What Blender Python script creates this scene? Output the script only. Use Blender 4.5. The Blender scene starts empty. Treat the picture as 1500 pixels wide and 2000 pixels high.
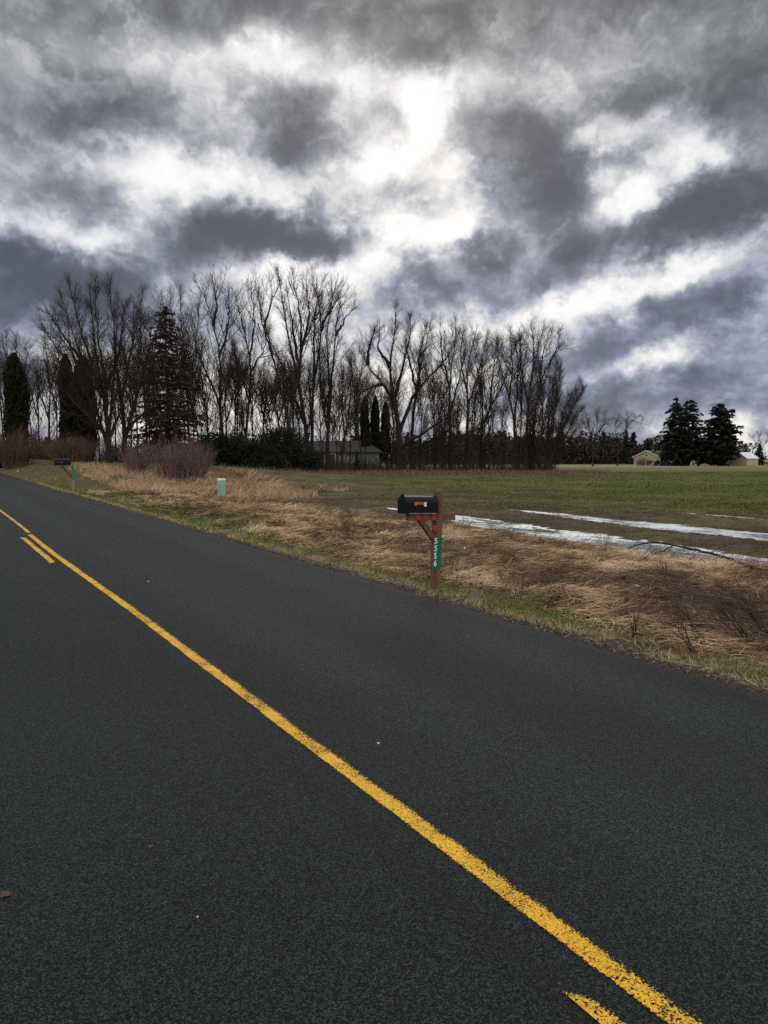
import bpy, math, random
import numpy as np
from mathutils import Vector, Matrix

# ------------------------------------------------------------------ camera, sky, sun, exposure
SC = bpy.context.scene
COL = SC.collection
F = 1389.0                                   # focal length in photo pixels (1500 x 2000)
CAM_H = 1.65
TANP = 105.0 / F                             # the camera looks a little below the horizon
PITCH = math.atan(TANP)
cam_d = bpy.data.cameras.new("camera")
cam = bpy.data.objects.new("camera", cam_d); COL.objects.link(cam)
cam.location = (0, 0, CAM_H)
cam.rotation_euler = (math.pi / 2 - PITCH, 0, 0)
cam_d.sensor_fit = 'VERTICAL'; cam_d.sensor_height = 36.0
cam_d.lens = 36.0 * F / 2000.0
cam_d.clip_start = 0.05; cam_d.clip_end = 20000
SC.camera = cam

SC.view_settings.view_transform = 'Standard'
SC.view_settings.look = 'None'
SC.view_settings.exposure = 0.0
SC.view_settings.gamma = 1.0
SC.cycles.max_bounces = 5
SC.cycles.diffuse_bounces = 2
SC.cycles.glossy_bounces = 2
SC.cycles.transparent_max_bounces = 12
SC.cycles.caustics_reflective = False
SC.cycles.caustics_refractive = False
SC.cycles.use_denoising = False

SUN_EL = math.radians(24.0)
SUN_AZ = math.radians(3.5)                   # to the right of the view direction (+Y)
WORLD_STRENGTH = 0.1

def sun_light():
    d = bpy.data.lights.new("sun", 'SUN'); d.energy = 0.6; d.angle = math.radians(30.0)
    d.color = (1.0, 0.94, 0.85)
    o = bpy.data.objects.new("sun", d); COL.objects.link(o)
    v = Vector((math.sin(SUN_AZ) * math.cos(SUN_EL), math.cos(SUN_AZ) * math.cos(SUN_EL), math.sin(SUN_EL)))
    o.rotation_euler = (-v).to_track_quat('-Z', 'Y').to_euler()
sun_light()

class NT:
    """small helper for building node trees"""
    def __init__(s, tree): s.t = tree; s.N = tree.nodes; s.L = tree.links
    def n(s, typ, **kw):
        nd = s.N.new(typ)
        for k, v in kw.items(): setattr(nd, k, v)
        return nd
    def put(s, sock, v):
        if isinstance(v, bpy.types.NodeSocket): s.L.new(v, sock)
        elif v is not None: sock.default_value = v
    def math(s, op, a, b=None, c=None, clamp=False):
        nd = s.n('ShaderNodeMath', operation=op, use_clamp=clamp)
        for i, v in enumerate((a, b, c)): s.put(nd.inputs[i], v)
        return nd.outputs[0]
    def vmath(s, op, a, b=None, c=None, out=0):
        nd = s.n('ShaderNodeVectorMath', operation=op)
        for i, v in enumerate((a, b, c)): s.put(nd.inputs[i], v)
        return nd.outputs[out]
    def noise(s, vec, scale, detail=4.0, rough=0.55, dist=0.0, out=0):
        nd = s.n('ShaderNodeTexNoise'); s.put(nd.inputs['Vector'], vec)
        nd.inputs['Scale'].default_value = scale; nd.inputs['Detail'].default_value = detail
        nd.inputs['Roughness'].default_value = rough; nd.inputs['Distortion'].default_value = dist
        return nd.outputs[out]
    def vor(s, vec, scale, feature='F1', out='Distance'):
        nd = s.n('ShaderNodeTexVoronoi', feature=feature); s.put(nd.inputs['Vector'], vec)
        nd.inputs['Scale'].default_value = scale
        return nd.outputs[out]
    def ramp(s, v, a, b, ta=0.0, tb=1.0, smooth=True):
        nd = s.n('ShaderNodeMapRange', interpolation_type='SMOOTHSTEP' if smooth else 'LINEAR')
        s.put(nd.inputs['Value'], v)
        for k, x in zip(('From Min', 'From Max', 'To Min', 'To Max'), (a, b, ta, tb)): s.put(nd.inputs[k], x)
        return nd.outputs[0]
    def mix(s, f, a, b, blend='MIX'):
        nd = s.n('ShaderNodeMix', data_type='RGBA', blend_type=blend)
        s.put(nd.inputs[0], f)
        for i, v in ((6, a), (7, b)):
            if isinstance(v, tuple) and len(v) == 3: v = (*v, 1.0)
            s.put(nd.inputs[i], v)
        return nd.outputs[2]
    def comb(s, x, y, z=0.0):
        nd = s.n('ShaderNodeCombineXYZ')
        for i, v in enumerate((x, y, z)): s.put(nd.inputs[i], v)
        return nd.outputs[0]

# cloud masses: azimuth and elevation in degrees, half sizes in degrees, change of brightness
def ang(px, py):
    c, s_ = math.cos(PITCH), math.sin(PITCH)
    k = -(py - 1000) / F
    d = ((px - 750) / F, c + k * s_, -s_ + k * c)
    return math.degrees(math.atan2(d[0], d[1])), math.degrees(math.atan2(d[2], math.hypot(d[0], d[1])))
CLOUDS = [  # photo position of each cloud mass -> its direction in the sky; size; brightness
 # dark masses
 (700, -30, 1700, 110, -.26), (1400, 130, 270, 190, -.27), (60, 100, 260, 150, -.16), (250, 245, 190, 80, -.20),
 (30, 270, 150, 90, -.18), (560, 262, 105, 75, -.25), (1035, 300, 165, 140, -.30), (1090, 370, 120, 100, -.16),
 (530, 480, 215, 58, -.42), (430, 440, 120, 70, -.26), (400, 400, 60, 40, -.18), (640, 430, 60, 50, -.26), (560, 480, 120, 44, -.16), (640, 490, 90, 36, -.18), (40, 520, 250, 85, -.36), (230, 525, 190, 65, -.22),
 (940, 500, 78, 40, -.34), (1240, 460, 190, 55, -.34), (1080, 500, 130, 60, -.22), (1330, 420, 130, 55, -.26), (1420, 390, 110, 50, -.28), (1490, 355, 70, 50, -.22),
 (820, 550, 200, 62, -.20), (920, 580, 140, 50, -.14), (1330, 622, 140, 64, -.32), (1290, 590, 70, 40, -.14), (1180, 660, 150, 38, -.22), (1320, 770, 420, 90, -.24),
 (80, 600, 260, 60, -.24), (400, 540, 130, 46, -.16), (1450, 570, 110, 50, -.20), (770, 265, 70, 40, -.10), (790, 385, 55, 40, -.16),
 (300, 180, 380, 50, -.08), (900, 110, 240, 50, -.10), (150, 400, 130, 50, -.10), (1280, 885, 300, 26, -.10), (1000, 760, 300, 80, -.06),
 (1440, 480, 120, 50, -.16), (1470, 240, 120, 70, -.14), (690, 300, 60, 26, -.10),
 # bright breaks
 (840, 350, 170, 200, .14), (720, 420, 120, 100, .11), (760, 320, 160, 50, .13), (900, 400, 60, 60, .10), (480, 385, 170, 56, .19), (320, 365, 105, 66, .26), (110, 455, 200, 44, .34), (520, 110, 100, 60, .20),
 (855, 205, 46, 80, .20), (905, 190, 36, 60, .16), (1190, 264, 110, 32, .30), (1340, 320, 80, 66, .32), (1195, 395, 90, 70, .26), (1300, 530, 100, 38, .22),
 (1130, 575, 140, 40, .22), (600, 545, 150, 80, .32), (790, 475, 120, 40, .15), (1290, 708, 110, 34, .22), (970, 620, 130, 46, .22),
 (1460, 840, 110, 30, .26), (600, 760, 520, 130, .10), (250, 760, 320, 110, .10), (690, 140, 130, 80, .10), (420, 100, 160, 50, .08), (260, 320, 260, 40, .12),
 (1080, 160, 120, 50, .14), (1130, 730, 110, 36, .12), (380, 560, 90, 36, .12), (880, 455, 70, 40, .14), (1480, 500, 80, 24, .04), (1130, 200, 60, 40, .10),
]
def build_world():
    w = bpy.data.worlds.new("World"); SC.world = w; w.use_nodes = True
    g = NT(w.node_tree); g.N.clear()
    out = g.n('ShaderNodeOutputWorld'); bg = g.n('ShaderNodeBackground')
    w.cycles.sampling_method = 'MANUAL'; w.cycles.sample_map_resolution = 512
    bg.inputs['Strength'].default_value = WORLD_STRENGTH
    g.L.new(bg.outputs[0], out.inputs[0])
    tc = g.n('ShaderNodeTexCoord')
    d = g.vmath('NORMALIZE', tc.outputs['Generated'])
    sp = g.n('ShaderNodeSeparateXYZ'); g.L.new(d, sp.inputs[0])
    x, y, z = sp.outputs
    az = g.math('ARCTAN2', x, y); el = g.math('ARCSINE', z)
    deg = 180 / math.pi
    azd = g.math('MULTIPLY', az, deg); eld = g.math('MULTIPLY', el, deg)
    # cloud-layer coordinates: a flat layer seen from below, so clouds thin out towards the horizon
    zz = g.math('ADD', g.math('MAXIMUM', z, 0.0), 0.42)
    layer = g.comb(g.math('DIVIDE', x, zz), g.math('DIVIDE', y, zz), 0.37)
    # ragged outlines: two scales of warp
    q0 = g.comb(azd, eld, 0.0)
    w1 = g.vmath('SUBTRACT', g.noise(d, 5.0, 5.0, .6, out=1), (.5, .5, .5))
    w2 = g.vmath('SUBTRACT', g.noise(d, 17.0, 5.0, .62, out=1), (.5, .5, .5))
    q = g.vmath('MULTIPLY_ADD', w1, (7.5, 6.0, 0), q0)
    q = g.vmath('MULTIPLY_ADD', w2, (4.6, 3.8, 0), q)
    acc = None
    for px, py, rx, ry, amp in CLOUDS:
        a, e = ang(px, py)
        rxd, ryd = 1.25 * rx / F * deg * math.cos(math.radians(a)) ** 1.2, 1.25 * ry / F * deg
        v = g.vmath('MULTIPLY_ADD', q, (1 / rxd, 1 / ryd, 0), (-a / rxd, -e / ryd, 0))
        ln = g.vmath('LENGTH', v, out=1)
        r = g.ramp(ln, 0.12, 1.0, amp, 0.0)
        acc = r if acc is None else g.math('ADD', acc, r)
    big = g.noise(layer, 2.6, 6.0, .52, .3)
    fine = g.noise(layer, 7.5, 4.0, .55, .3)
    v = g.math('ADD', g.math('MULTIPLY_ADD', big, .56, .545), acc)
    v = g.math('ADD', v, g.math('MULTIPLY_ADD', fine, .50, -.25))
    wisp = g.noise(d, 22.0, 6.0, .65)
    v = g.math('ADD', v, g.math('MULTIPLY_ADD', wisp, .22, -.11))
    # billows: rounded lumps with crisper edges
    dq = g.vmath('MULTIPLY_ADD', w2, (.10, .10, .10), d)
    dq = g.vmath('MULTIPLY', dq, (1.0, 1.0, 1.55))
    b1 = g.math('ABSOLUTE', g.math('SUBTRACT', g.noise(dq, 6.5, 4.0, .55), .5))
    b2 = g.math('ABSOLUTE', g.math('SUBTRACT', g.noise(dq, 15.0, 4.0, .55), .5))
    v = g.math('SUBTRACT', v, g.ramp(b1, .0, .17, .085, -.05))
    v = g.math('SUBTRACT', v, g.ramp(b2, .0, .17, .045, -.03))
    steep = g.math('MULTIPLY_ADD', g.ramp(v, .34, 1.02), .66, .35)
    v = g.math('MULTIPLY_ADD', g.math('SUBTRACT', steep, v), .10, v)
    # unseen sky behind the camera and overhead: brightness added to light the ground
    back = g.math('MAXIMUM', g.ramp(y, .25, -.35, 0.0, 1.0), g.ramp(eld, 36.0, 58.0, 0.0, 1.0))
    v = g.math('MULTIPLY_ADD', back, .42, v)
    v = g.math('SMOOTH_MAX', v, .37, .28)
    v = g.math('SMOOTH_MIN', v, g.math('MULTIPLY_ADD', back, .28, 1.00), .22)
    lin = g.math('POWER', v, 2.25)
    lin = g.math('MULTIPLY', lin, 1.0 / WORLD_STRENGTH)
    low = g.ramp(eld, 8.0, 30.0, 1.0, 0.0)
    dark = g.ramp(v, .95, .48, 0.0, 1.0)
    tint = g.mix(g.math('MULTIPLY', low, dark), (1.0, 1.0, 1.005), (.81, .875, 1.20))
    tint = g.mix(g.math('MULTIPLY', dark, .5), tint, g.mix(1.0, tint, (.90, .975, 1.05), 'MULTIPLY'))
    cloud = g.vmath('SCALE', tint); g.N[-1].inputs['Scale'].default_value = 1.0
    g.L.new(lin, cloud.node.inputs['Scale'])
    sky = g.n('ShaderNodeTexSky', sky_type='NISHITA'); sky.sun_disc = False
    sky.sun_elevation = SUN_EL; sky.sun_rotation = SUN_AZ
    thin = g.ramp(v, .62, .95, .02, .07)
    g.L.new(g.mix(thin, cloud, sky.outputs[0]), bg.inputs['Color'])
build_world()
# ------------------------------------------------------------------ helpers
def M(name, build, **kw):
    m = bpy.data.materials.new(name); m.use_nodes = True
    g = NT(m.node_tree)
    bs = g.N['Principled BSDF']; bs.inputs['Roughness'].default_value = kw.get('rough', .8)
    bs.inputs['Specular IOR Level'].default_value = kw.get('spec', .3)
    build(g, bs)
    return m
def objco(g): return g.n('ShaderNodeTexCoord').outputs['Object']
def geoco(g): return g.n('ShaderNodeNewGeometry').outputs['Position']
def bump(g, bs, h, strength, dist):
    b = g.n('ShaderNodeBump'); b.inputs['Strength'].default_value = strength; b.inputs['Distance'].default_value = dist
    g.put(b.inputs['Height'], h); g.L.new(b.outputs[0], bs.inputs['Normal'])
def plain(name, c, rough=.7, var=.25, scale=6.0, spec=.3, metal=0.0, bmp=0.0):
    def b(g, bs):
        p = objco(g)
        n = g.noise(p, scale, 5.0, .6)
        f = g.ramp(n, .3, .7, 1 - var, 1 + var)
        col = g.vmath('SCALE', (c[0], c[1], c[2])); g.L.new(f, col.node.inputs['Scale'])
        g.L.new(col, bs.inputs['Base Color']); bs.inputs['Metallic'].default_value = metal
        if bmp: bump(g, bs, g.noise(p, scale * 4, 5.0, .6), .6, bmp)
    return M(name, b, rough=rough, spec=spec)

def tagset(o, label=None, cat=None, group=None, kind=None):
    if label: o['label'] = label
    if cat: o['category'] = cat
    if group: o['group'] = group
    if kind: o['kind'] = kind
    return o
def np_mesh(name, V, faces, tone=None, smooth=False):
    V = np.asarray(V, np.float32).reshape(-1, 3)
    me = bpy.data.meshes.new(name)
    faces = [np.asarray(f, np.int32) for f in faces if len(f)]
    me.vertices.add(len(V)); me.vertices.foreach_set('co', V.ravel())
    loops = np.concatenate([f.ravel() for f in faces])
    tot = np.concatenate([np.full(len(f), f.shape[1], np.int32) for f in faces])
    start = np.concatenate([[0], np.cumsum(tot)[:-1]]).astype(np.int32)
    me.loops.add(len(loops)); me.loops.foreach_set('vertex_index', loops)
    me.polygons.add(len(tot)); me.polygons.foreach_set('loop_start', start); me.polygons.foreach_set('loop_total', tot)
    if smooth: me.polygons.foreach_set('use_smooth', np.ones(len(tot), bool))
    if tone is not None:
        a = me.attributes.new('tone', 'FLOAT', 'POINT'); a.data.foreach_set('value', np.asarray(tone, np.float32))
    me.update(calc_edges=True)
    return me
def ob(name, me, mat, parent=None, loc=None):
    o = bpy.data.objects.new(name, me); COL.objects.link(o)
    if mat: me.materials.append(mat)
    if parent is not None: o.parent = parent
    if loc is not None: o.location = loc
    return o
def root(name, loc, label, cat, group=None, rz=0.0):
    o = bpy.data.objects.new(name, None); COL.objects.link(o)
    o.empty_display_size = .2
    o.location = loc; o.rotation_euler = (0, 0, rz)
    return tagset(o, label, cat, group)

# ------------------------------------------------------------------ the lie of the land
SY, CY = .5457, .8380                        # the road runs off to the left of the view
RR = np.array([CY, SY]); RD = np.array([-SY, CY])
def ss(a, b, x):
    t = np.clip((np.asarray(x, float) - a) / (b - a), 0, 1); return t * t * (3 - 2 * t)
def hsh(i, j, seed):
    h = (i * 374761393 + j * 668265263 + seed * 974634533) & 0xffffffff
    h = ((h ^ (h >> 13)) * 1274126177) & 0xffffffff
    return ((h ^ (h >> 16)) & 0xffff) / 65535.0
def vnoise(x, y, seed=0):
    x = np.asarray(x, float); y = np.asarray(y, float)
    i = np.floor(x).astype(np.int64); j = np.floor(y).astype(np.int64)
    fx = x - i; fy = y - j; fx = fx * fx * (3 - 2 * fx); fy = fy * fy * (3 - 2 * fy)
    a = hsh(i, j, seed); b = hsh(i + 1, j, seed); c = hsh(i, j + 1, seed); d = hsh(i + 1, j + 1, seed)
    return a + (b - a) * fx + (c - a) * fy + (a - b - c + d) * fx * fy
def fbm(x, y, seed=0, o=3):
    s = 0; a = .5
    for k in range(o):
        s = s + a * (vnoise(x * 2 ** k, y * 2 ** k, seed + k) - .5); a *= .5
    return s
U_EDGE, U_LEFT = 4.92, -1.25
def zroad(t):
    t = np.clip(t, -80, 160)
    return .0092 * t + .00006 * np.clip(t - 30, 0, None) ** 2
WATER_Z = -.335
PUDDLES = [  # centre line u = u0 + k*(t-t0), t range, half width
    (12.96, .16, 7.1, -9, 24.0, .92), (17.75, .116, 9.6, -8, 21.0, .88), (22.8, .03, 10., -4, 17.0, .62)]
def trough(t, u):
    d = np.zeros_like(u)
    for u0, k, t0, ta, tb, hw in PUDDLES:
        c = u0 + k * (t - t0) + .5 * fbm(t * .35, u * .2, 5)
        hw_ = hw * (.35 + .65 * ss(tb + .5, tb - 9, t)) * ss(tb + 1, tb - 2, t) + .02
        e = np.abs(u - c) / hw_
        d = np.maximum(d, np.exp(-(e ** 2) * 1.1) * ss(ta - 1, ta + 1, t) * ss(tb + .6, tb - .6, t))
    return d
def terrain(x, y, detail=True):
    x = np.asarray(x, float); y = np.asarray(y, float)
    t = -x * SY + y * CY; u = x * CY + y * SY
    zf = -.27 + .30 * ss(26, 80, y) - .55 * ss(95, 210, y)
    rise = 1.3 * ss(34, 58, t) * (1 - ss(14, 38, u)) * ss(5.2, 10, u)
    w = ss(5.6, 12.0, u)
    zr = zroad(t) - .02
    # a slight ditch just outside the edge where the grass is green (further along the road)
    zr = zr - .22 * ss(4.9, 6.4, u) * ss(9.0, 7.0, u) * ss(14, 20, t) * ss(48, 34, t)
    wl = ss(-2.0, -9.0, u)
    z = zr * (1 - w) + zf * w + rise
    z = z * (1 - wl) + (zr - .25) * wl
    far = ss(1200, 300, np.hypot(x, y))
    z = z * far + (1 - far) * (-.6)
    if detail:
        off = ss(5.0, 5.6, u) + ss(-1.4, -2.2, u)
        berm = ss(5.3, 6.3, u) * ss(13.0, 10.5, u) * ss(70, 40, t)
        lump = fbm(x * 1.5, y * 1.5, 11, 3) * .44 + fbm(x * .5, y * .5, 17, 2) * .22
        z = z + berm * (lump + .05) + off * fbm(x * 2.5, y * 2.5, 23, 3) * .035
        fld = ss(11.0, 12.4, u) * ss(90, 40, y)
        z = z + fld * (fbm(x * 3.3, y * 3.3, 31, 4) * .13 + fbm(x * 5.5, y * 5.5, 37, 2) * .13 * trough(t, u))
        z = z - fld * trough(t, u) * .19
        inside = ss(4.84, 4.66, u) * ss(-1.25, -1.05, u)
        z = z - inside * .05
    return z
def tz(x, y): return float(terrain(np.array([x]), np.array([y]))[0])
def ray(px, py):
    c, s = math.cos(PITCH), math.sin(PITCH); k = (1000 - py) / F
    return np.array([(px - 750) / F, c + k * s, -s + k * c])
def at(px, py, Y):
    """the world point seen at a photo pixel, Y metres ahead"""
    d = ray(px, py); d = d / d[1] * Y
    return np.array([d[0], Y, CAM_H + d[2]])
def ground_at(px, py, y0=2.0, y1=200.0):
    d = ray(px, py); d = d / d[1]
    Y = np.geomspace(y0, y1, 3000)
    h = CAM_H + d[2] * Y - terrain(d[0] * Y, Y)
    i = int(np.argmax(h <= 0)) if (h <= 0).any() else len(Y) - 1
    return np.array([d[0] * Y[i], Y[i], terrain(d[0] * Y[i:i + 1], Y[i:i + 1])[0]])
# ------------------------------------------------------------------ ground, road, water
def road_uv(g):
    """u across the road, t along it"""
    p = geoco(g)
    u = g.vmath('DOT_PRODUCT', p, (CY, SY, 0), out=1)
    t = g.vmath('DOT_PRODUCT', p, (-SY, CY, 0), out=1)
    return p, u, t

def mat_ground():
    def b(g, bs):
        p, u, t = road_uv(g)
        n1 = g.noise(p, .35, 4.0, .6); n2 = g.noise(p, 2.2, 5.0, .65); n3 = g.noise(p, 14.0, 5.0, .7)
        n4 = g.noise(p, 60.0, 3.0, .7)
        uw = g.math('ADD', u, g.math('MULTIPLY_ADD', n2, 1.6, -.8))
        # soil and thatch
        soil = g.mix(g.ramp(n3, .3, .7), (.040, .025, .017), (.10, .066, .042))
        thatch = g.mix(g.ramp(n3, .35, .65), (.12, .078, .045), (.27, .19, .115))
        verge = g.mix(g.ramp(g.math('ADD', n2, g.math('MULTIPLY_ADD', n4, .5, -.25)), .42, .58), soil, thatch)
        # field: thin winter crop over wet earth, sown in drills along the road
        drill = g.math('SINE', g.math('MULTIPLY', g.math('MULTIPLY_ADD', n2, .35, u), 2 * math.pi / .55))
        wet = g.mix(g.ramp(n3, .3, .7), (.030, .022, .013), (.075, .055, .033))
        crop = g.mix(g.ramp(n3, .3, .7), (.038, .058, .005), (.096, .118, .012))
        stub = g.mix(g.ramp(n4, .3, .7), (.075, .062, .030), (.14, .115, .06))
        cov = g.math('ADD', g.ramp(n1, .28, .62, -.05, .30), g.math('MULTIPLY_ADD', drill, .10, g.math('MULTIPLY_ADD', n3, .9, -.2)))
        cov = g.math('ADD', cov, g.ramp(u, 15.0, 40.0, -.34, .20))
        fld = g.mix(g.ramp(cov, .16, .46), wet, crop)
        fld = g.mix(g.ramp(g.math('ADD', g.math('MULTIPLY_ADD', n1, .5, g.math('MULTIPLY', n2, .6)), g.math('MULTIPLY', n4, .3)), .64, .82), fld, stub)
        y = g.n('ShaderNodeSeparateXYZ'); g.L.new(p, y.inputs[0]); y = y.outputs[1]
        fld = g.mix(g.math('MULTIPLY', g.ramp(y, 75, 150), .75), fld, (.165, .135, .062))
        # rough brown strip at the foot of the trees
        strip = g.mix(g.ramp(n3, .3, .7), (.060, .040, .028), (.15, .105, .068))
        ym = g.math('ADD', y, g.math('MULTIPLY_ADD', n1, 14.0, -7.0))
        x_ = g.n('ShaderNodeSeparateXYZ'); g.L.new(p, x_.inputs[0]); x_ = x_.outputs[0]
        ymask = g.math('MULTIPLY', g.ramp(ym, 60, 68), g.ramp(ym, 118, 100))
        ymask = g.math('MULTIPLY', ymask, g.ramp(x_, 27, 22))
        fld = g.mix(ymask, fld, strip)
        col = g.mix(g.ramp(uw, 11.6, 12.8), verge, fld)
        # lawn beyond the dry grass on the left
        lawn = g.mix(g.ramp(n3, .25, .75), (.056, .042, .021), (.118, .090, .046))
        lawn = g.mix(g.math('MULTIPLY', g.ramp(n2, .45, .65), .5), lawn, (.045, .060, .016))
        tw = g.math('ADD', t, g.math('MULTIPLY_ADD', n1, 6.0, -3.0))
        lm = g.math('MULTIPLY', g.ramp(tw, 33.5, 37.0), g.ramp(g.math('SUBTRACT', uw, g.math('MULTIPLY', g.math('SUBTRACT', t, 36.0), .55)), 9.5, 8.0))
        lm = g.math('MAXIMUM', lm, g.math('MULTIPLY', g.ramp(tw, 52, 56), g.ramp(uw, 34, 26)))
        col = g.mix(lm, col, lawn)
        # crumbled asphalt and grit along the edge
        edge = g.math('ADD', u, g.math('MULTIPLY_ADD', n2, .30, g.math('MULTIPLY_ADD', n3, .26, -.28)))
        grit = g.mix(g.ramp(g.vor(p, 75.0), .1, .6), (.10, .082, .064), (.030, .026, .023))
        col = g.mix(g.ramp(edge, 5.06, 4.92), col, grit)
        col = g.mix(g.ramp(u, -2.2, -3.0), col, lawn)
        g.L.new(col, bs.inputs['Base Color'])
        bump(g, bs, g.math('MULTIPLY_ADD', n4, .5, n3), .9, .05)
    return M("ground", b, rough=.95, spec=.1)

def axis(segs):
    out = []
    for a, b, st in segs: out.append(np.arange(a, b, st))
    return np.concatenate(out)
def build_ground():
    def geo(a, b, n): return np.geomspace(a, b, n)
    xs = np.concatenate([-geo(42, 6000, 26)[::-1], np.arange(-40, -13, .8), np.arange(-13, 0, .22), np.arange(0, 19, .075), np.arange(19, 40, .7), geo(40, 6000, 28)])
    ys = np.concatenate([-geo(3, 6000, 24)[::-1], np.arange(-2.4, 4, .4), np.arange(4, 9, .1), np.arange(9, 31, .075), np.arange(31, 50, .3), np.arange(50, 110, 1.2), geo(110, 9000, 34)])
    X, Y = np.meshgrid(xs, ys)
    Z = terrain(X.ravel(), Y.ravel())
    V = np.stack([X.ravel(), Y.ravel(), Z], 1)
    nx, ny = len(xs), len(ys)
    i = np.arange(ny - 1)[:, None] * nx + np.arange(nx - 1)[None]
    i = i.ravel()
    me = np_mesh("ground", V, [np.stack([i, i + 1, i + nx + 1, i + nx], 1)], smooth=True)
    tagset(ob("ground", me, mat_ground()), kind='structure')
build_ground()

def mat_asphalt():
    def b(g, bs):
        p, u, t = road_uv(g)
        fine = g.noise(p, 230.0, 2.0, .7); mid = g.noise(p, 46.0, 3.0, .7); big = g.noise(p, .9, 5.0, .6)
        stone = g.n('ShaderNodeTexVoronoi', feature='F1'); g.put(stone.inputs['Vector'], p); stone.inputs['Scale'].default_value = 200.0
        sc = g.n('ShaderNodeSeparateColor'); g.L.new(stone.outputs['Color'], sc.inputs[0])
        col = g.mix(g.ramp(sc.outputs[0], .30, 1.05), (.0024, .0033, .0032), (.0580, .0715, .0680))
        col = g.mix(g.ramp(fine, .35, .68), g.mix(1.0, col, (.42, .43, .43), 'MULTIPLY'), col)
        # a light chip here and there
        chip = g.math('MULTIPLY', g.math('GREATER_THAN', sc.outputs[1], .993), g.math('LESS_THAN', stone.outputs['Distance'], .40))
        col = g.mix(chip, col, (.09, .088, .08))
        # wheel tracks are worn a little paler, the middle of the lane is darker
        wob = g.math('MULTIPLY_ADD', big, .5, -.25)
        uu = g.math('ADD', u, wob)
        tr = g.math('MAXIMUM', g.ramp(g.math('ABSOLUTE', g.math('SUBTRACT', uu, 2.65)), .55, .1), g.ramp(g.math('ABSOLUTE', g.math('SUBTRACT', uu, 4.15)), .55, .1))
        f = g.math('MULTIPLY_ADD', tr, .30, g.math('MULTIPLY_ADD', big, .42, .72))
        f = g.math('MULTIPLY', f, g.ramp(mid, .2, .8, .86, 1.14))
        sc2 = g.vmath('SCALE', col); g.L.new(f, sc2.node.inputs['Scale'])
        # rusty brown spots and an oil-dark strip beside the centre line
        rust = g.math('MULTIPLY', g.ramp(g.noise(p, 2.3, 4.0, .7), .66, .76), g.ramp(g.noise(p, 23.0, 4.0, .7), .48, .62))
        col = g.mix(g.math('MULTIPLY', rust, .5), sc2, (.030, .017, .012))
        seam = g.ramp(g.math('ABSOLUTE', g.math('SUBTRACT', g.math('MULTIPLY_ADD', big, .12, u), 1.62)), .11, .0)
        col = g.mix(g.math('MULTIPLY', g.math('MULTIPLY', seam, .5), g.ramp(mid, .42, .58)), col, (.007, .007, .007))
        # sand blown against the outer edge
        ed = g.math('ADD', u, g.math('MULTIPLY_ADD', g.noise(p, 5.0, 4.0, .7), .5, -.25))
        sand = g.math('MULTIPLY', g.ramp(ed, 4.66, 4.95), g.ramp(sc.outputs[2], .45, .8))
        col = g.mix(g.math('MULTIPLY', sand, .45), col, (.06, .048, .038))
        g.L.new(col, bs.inputs['Base Color'])
        h = g.math('ADD', g.math('MULTIPLY', stone.outputs['Distance'], -1.0), g.math('MULTIPLY', fine, .6))
        bump(g, bs, h, 1.0, .006)
    return M("asphalt", b, rough=.78, spec=.17)
ASPH = mat_asphalt()
def ut(u, t, dz=0.0, crown=True):
    u = np.asarray(u, float); t = np.asarray(t, float)
    z = zroad(t) + dz - .006 * np.abs(u - 1.85) ** 1.5 * (1 if crown else 0) + .012
    return np.stack([u * RR[0] + t * RD[0], u * RR[1] + t * RD[1], z], -1)
def build_road():
    ts = np.concatenate([np.arange(-40, -2, 2.0), np.arange(-2, 30, .08), np.arange(30, 70, .3), np.arange(70, 150, 3.0)])
    us = np.array([-1.25, -.6, 0, .6, 1.2, 1.85, 2.5, 3.1, 3.7, 4.3, 4.7, 1.0])
    n = len(us)
    U = np.tile(us, (len(ts), 1)); T = np.tile(ts[:, None], (1, n))
    e = U_EDGE - .09 + .10 * np.exp(-((ts - 6.9) / 2.2) ** 2) + .05 * (vnoise(ts * .9, ts * 0, 3) - .5) * 2 + .06 * (vnoise(ts * 6, ts * 0, 4) - .5) + .10 * np.clip(vnoise(ts * 2.3, ts * 0, 8) - .66, 0, 1)
    U[:, -1] = e; U[:, 0] += .06 * (vnoise(ts * 3, ts * 0, 9) - .5)
    V = ut(U, T)
    # broken lip down to the ground
    lip = V[:, -1].copy(); lip[:, :2] += RR * .035; lip[:, 2] -= .06
    V = np.concatenate([V, lip[:, None]], 1); n += 1
    i = (np.arange(len(ts) - 1)[:, None] * n + np.arange(n - 1)[None]).ravel()
    me = np_mesh("road", V.reshape(-1, 3), [np.stack([i, i + 1, i + n + 1, i + n], 1)], smooth=True)
    tagset(ob("road", me, ASPH), kind='structure')
build_road()

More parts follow.
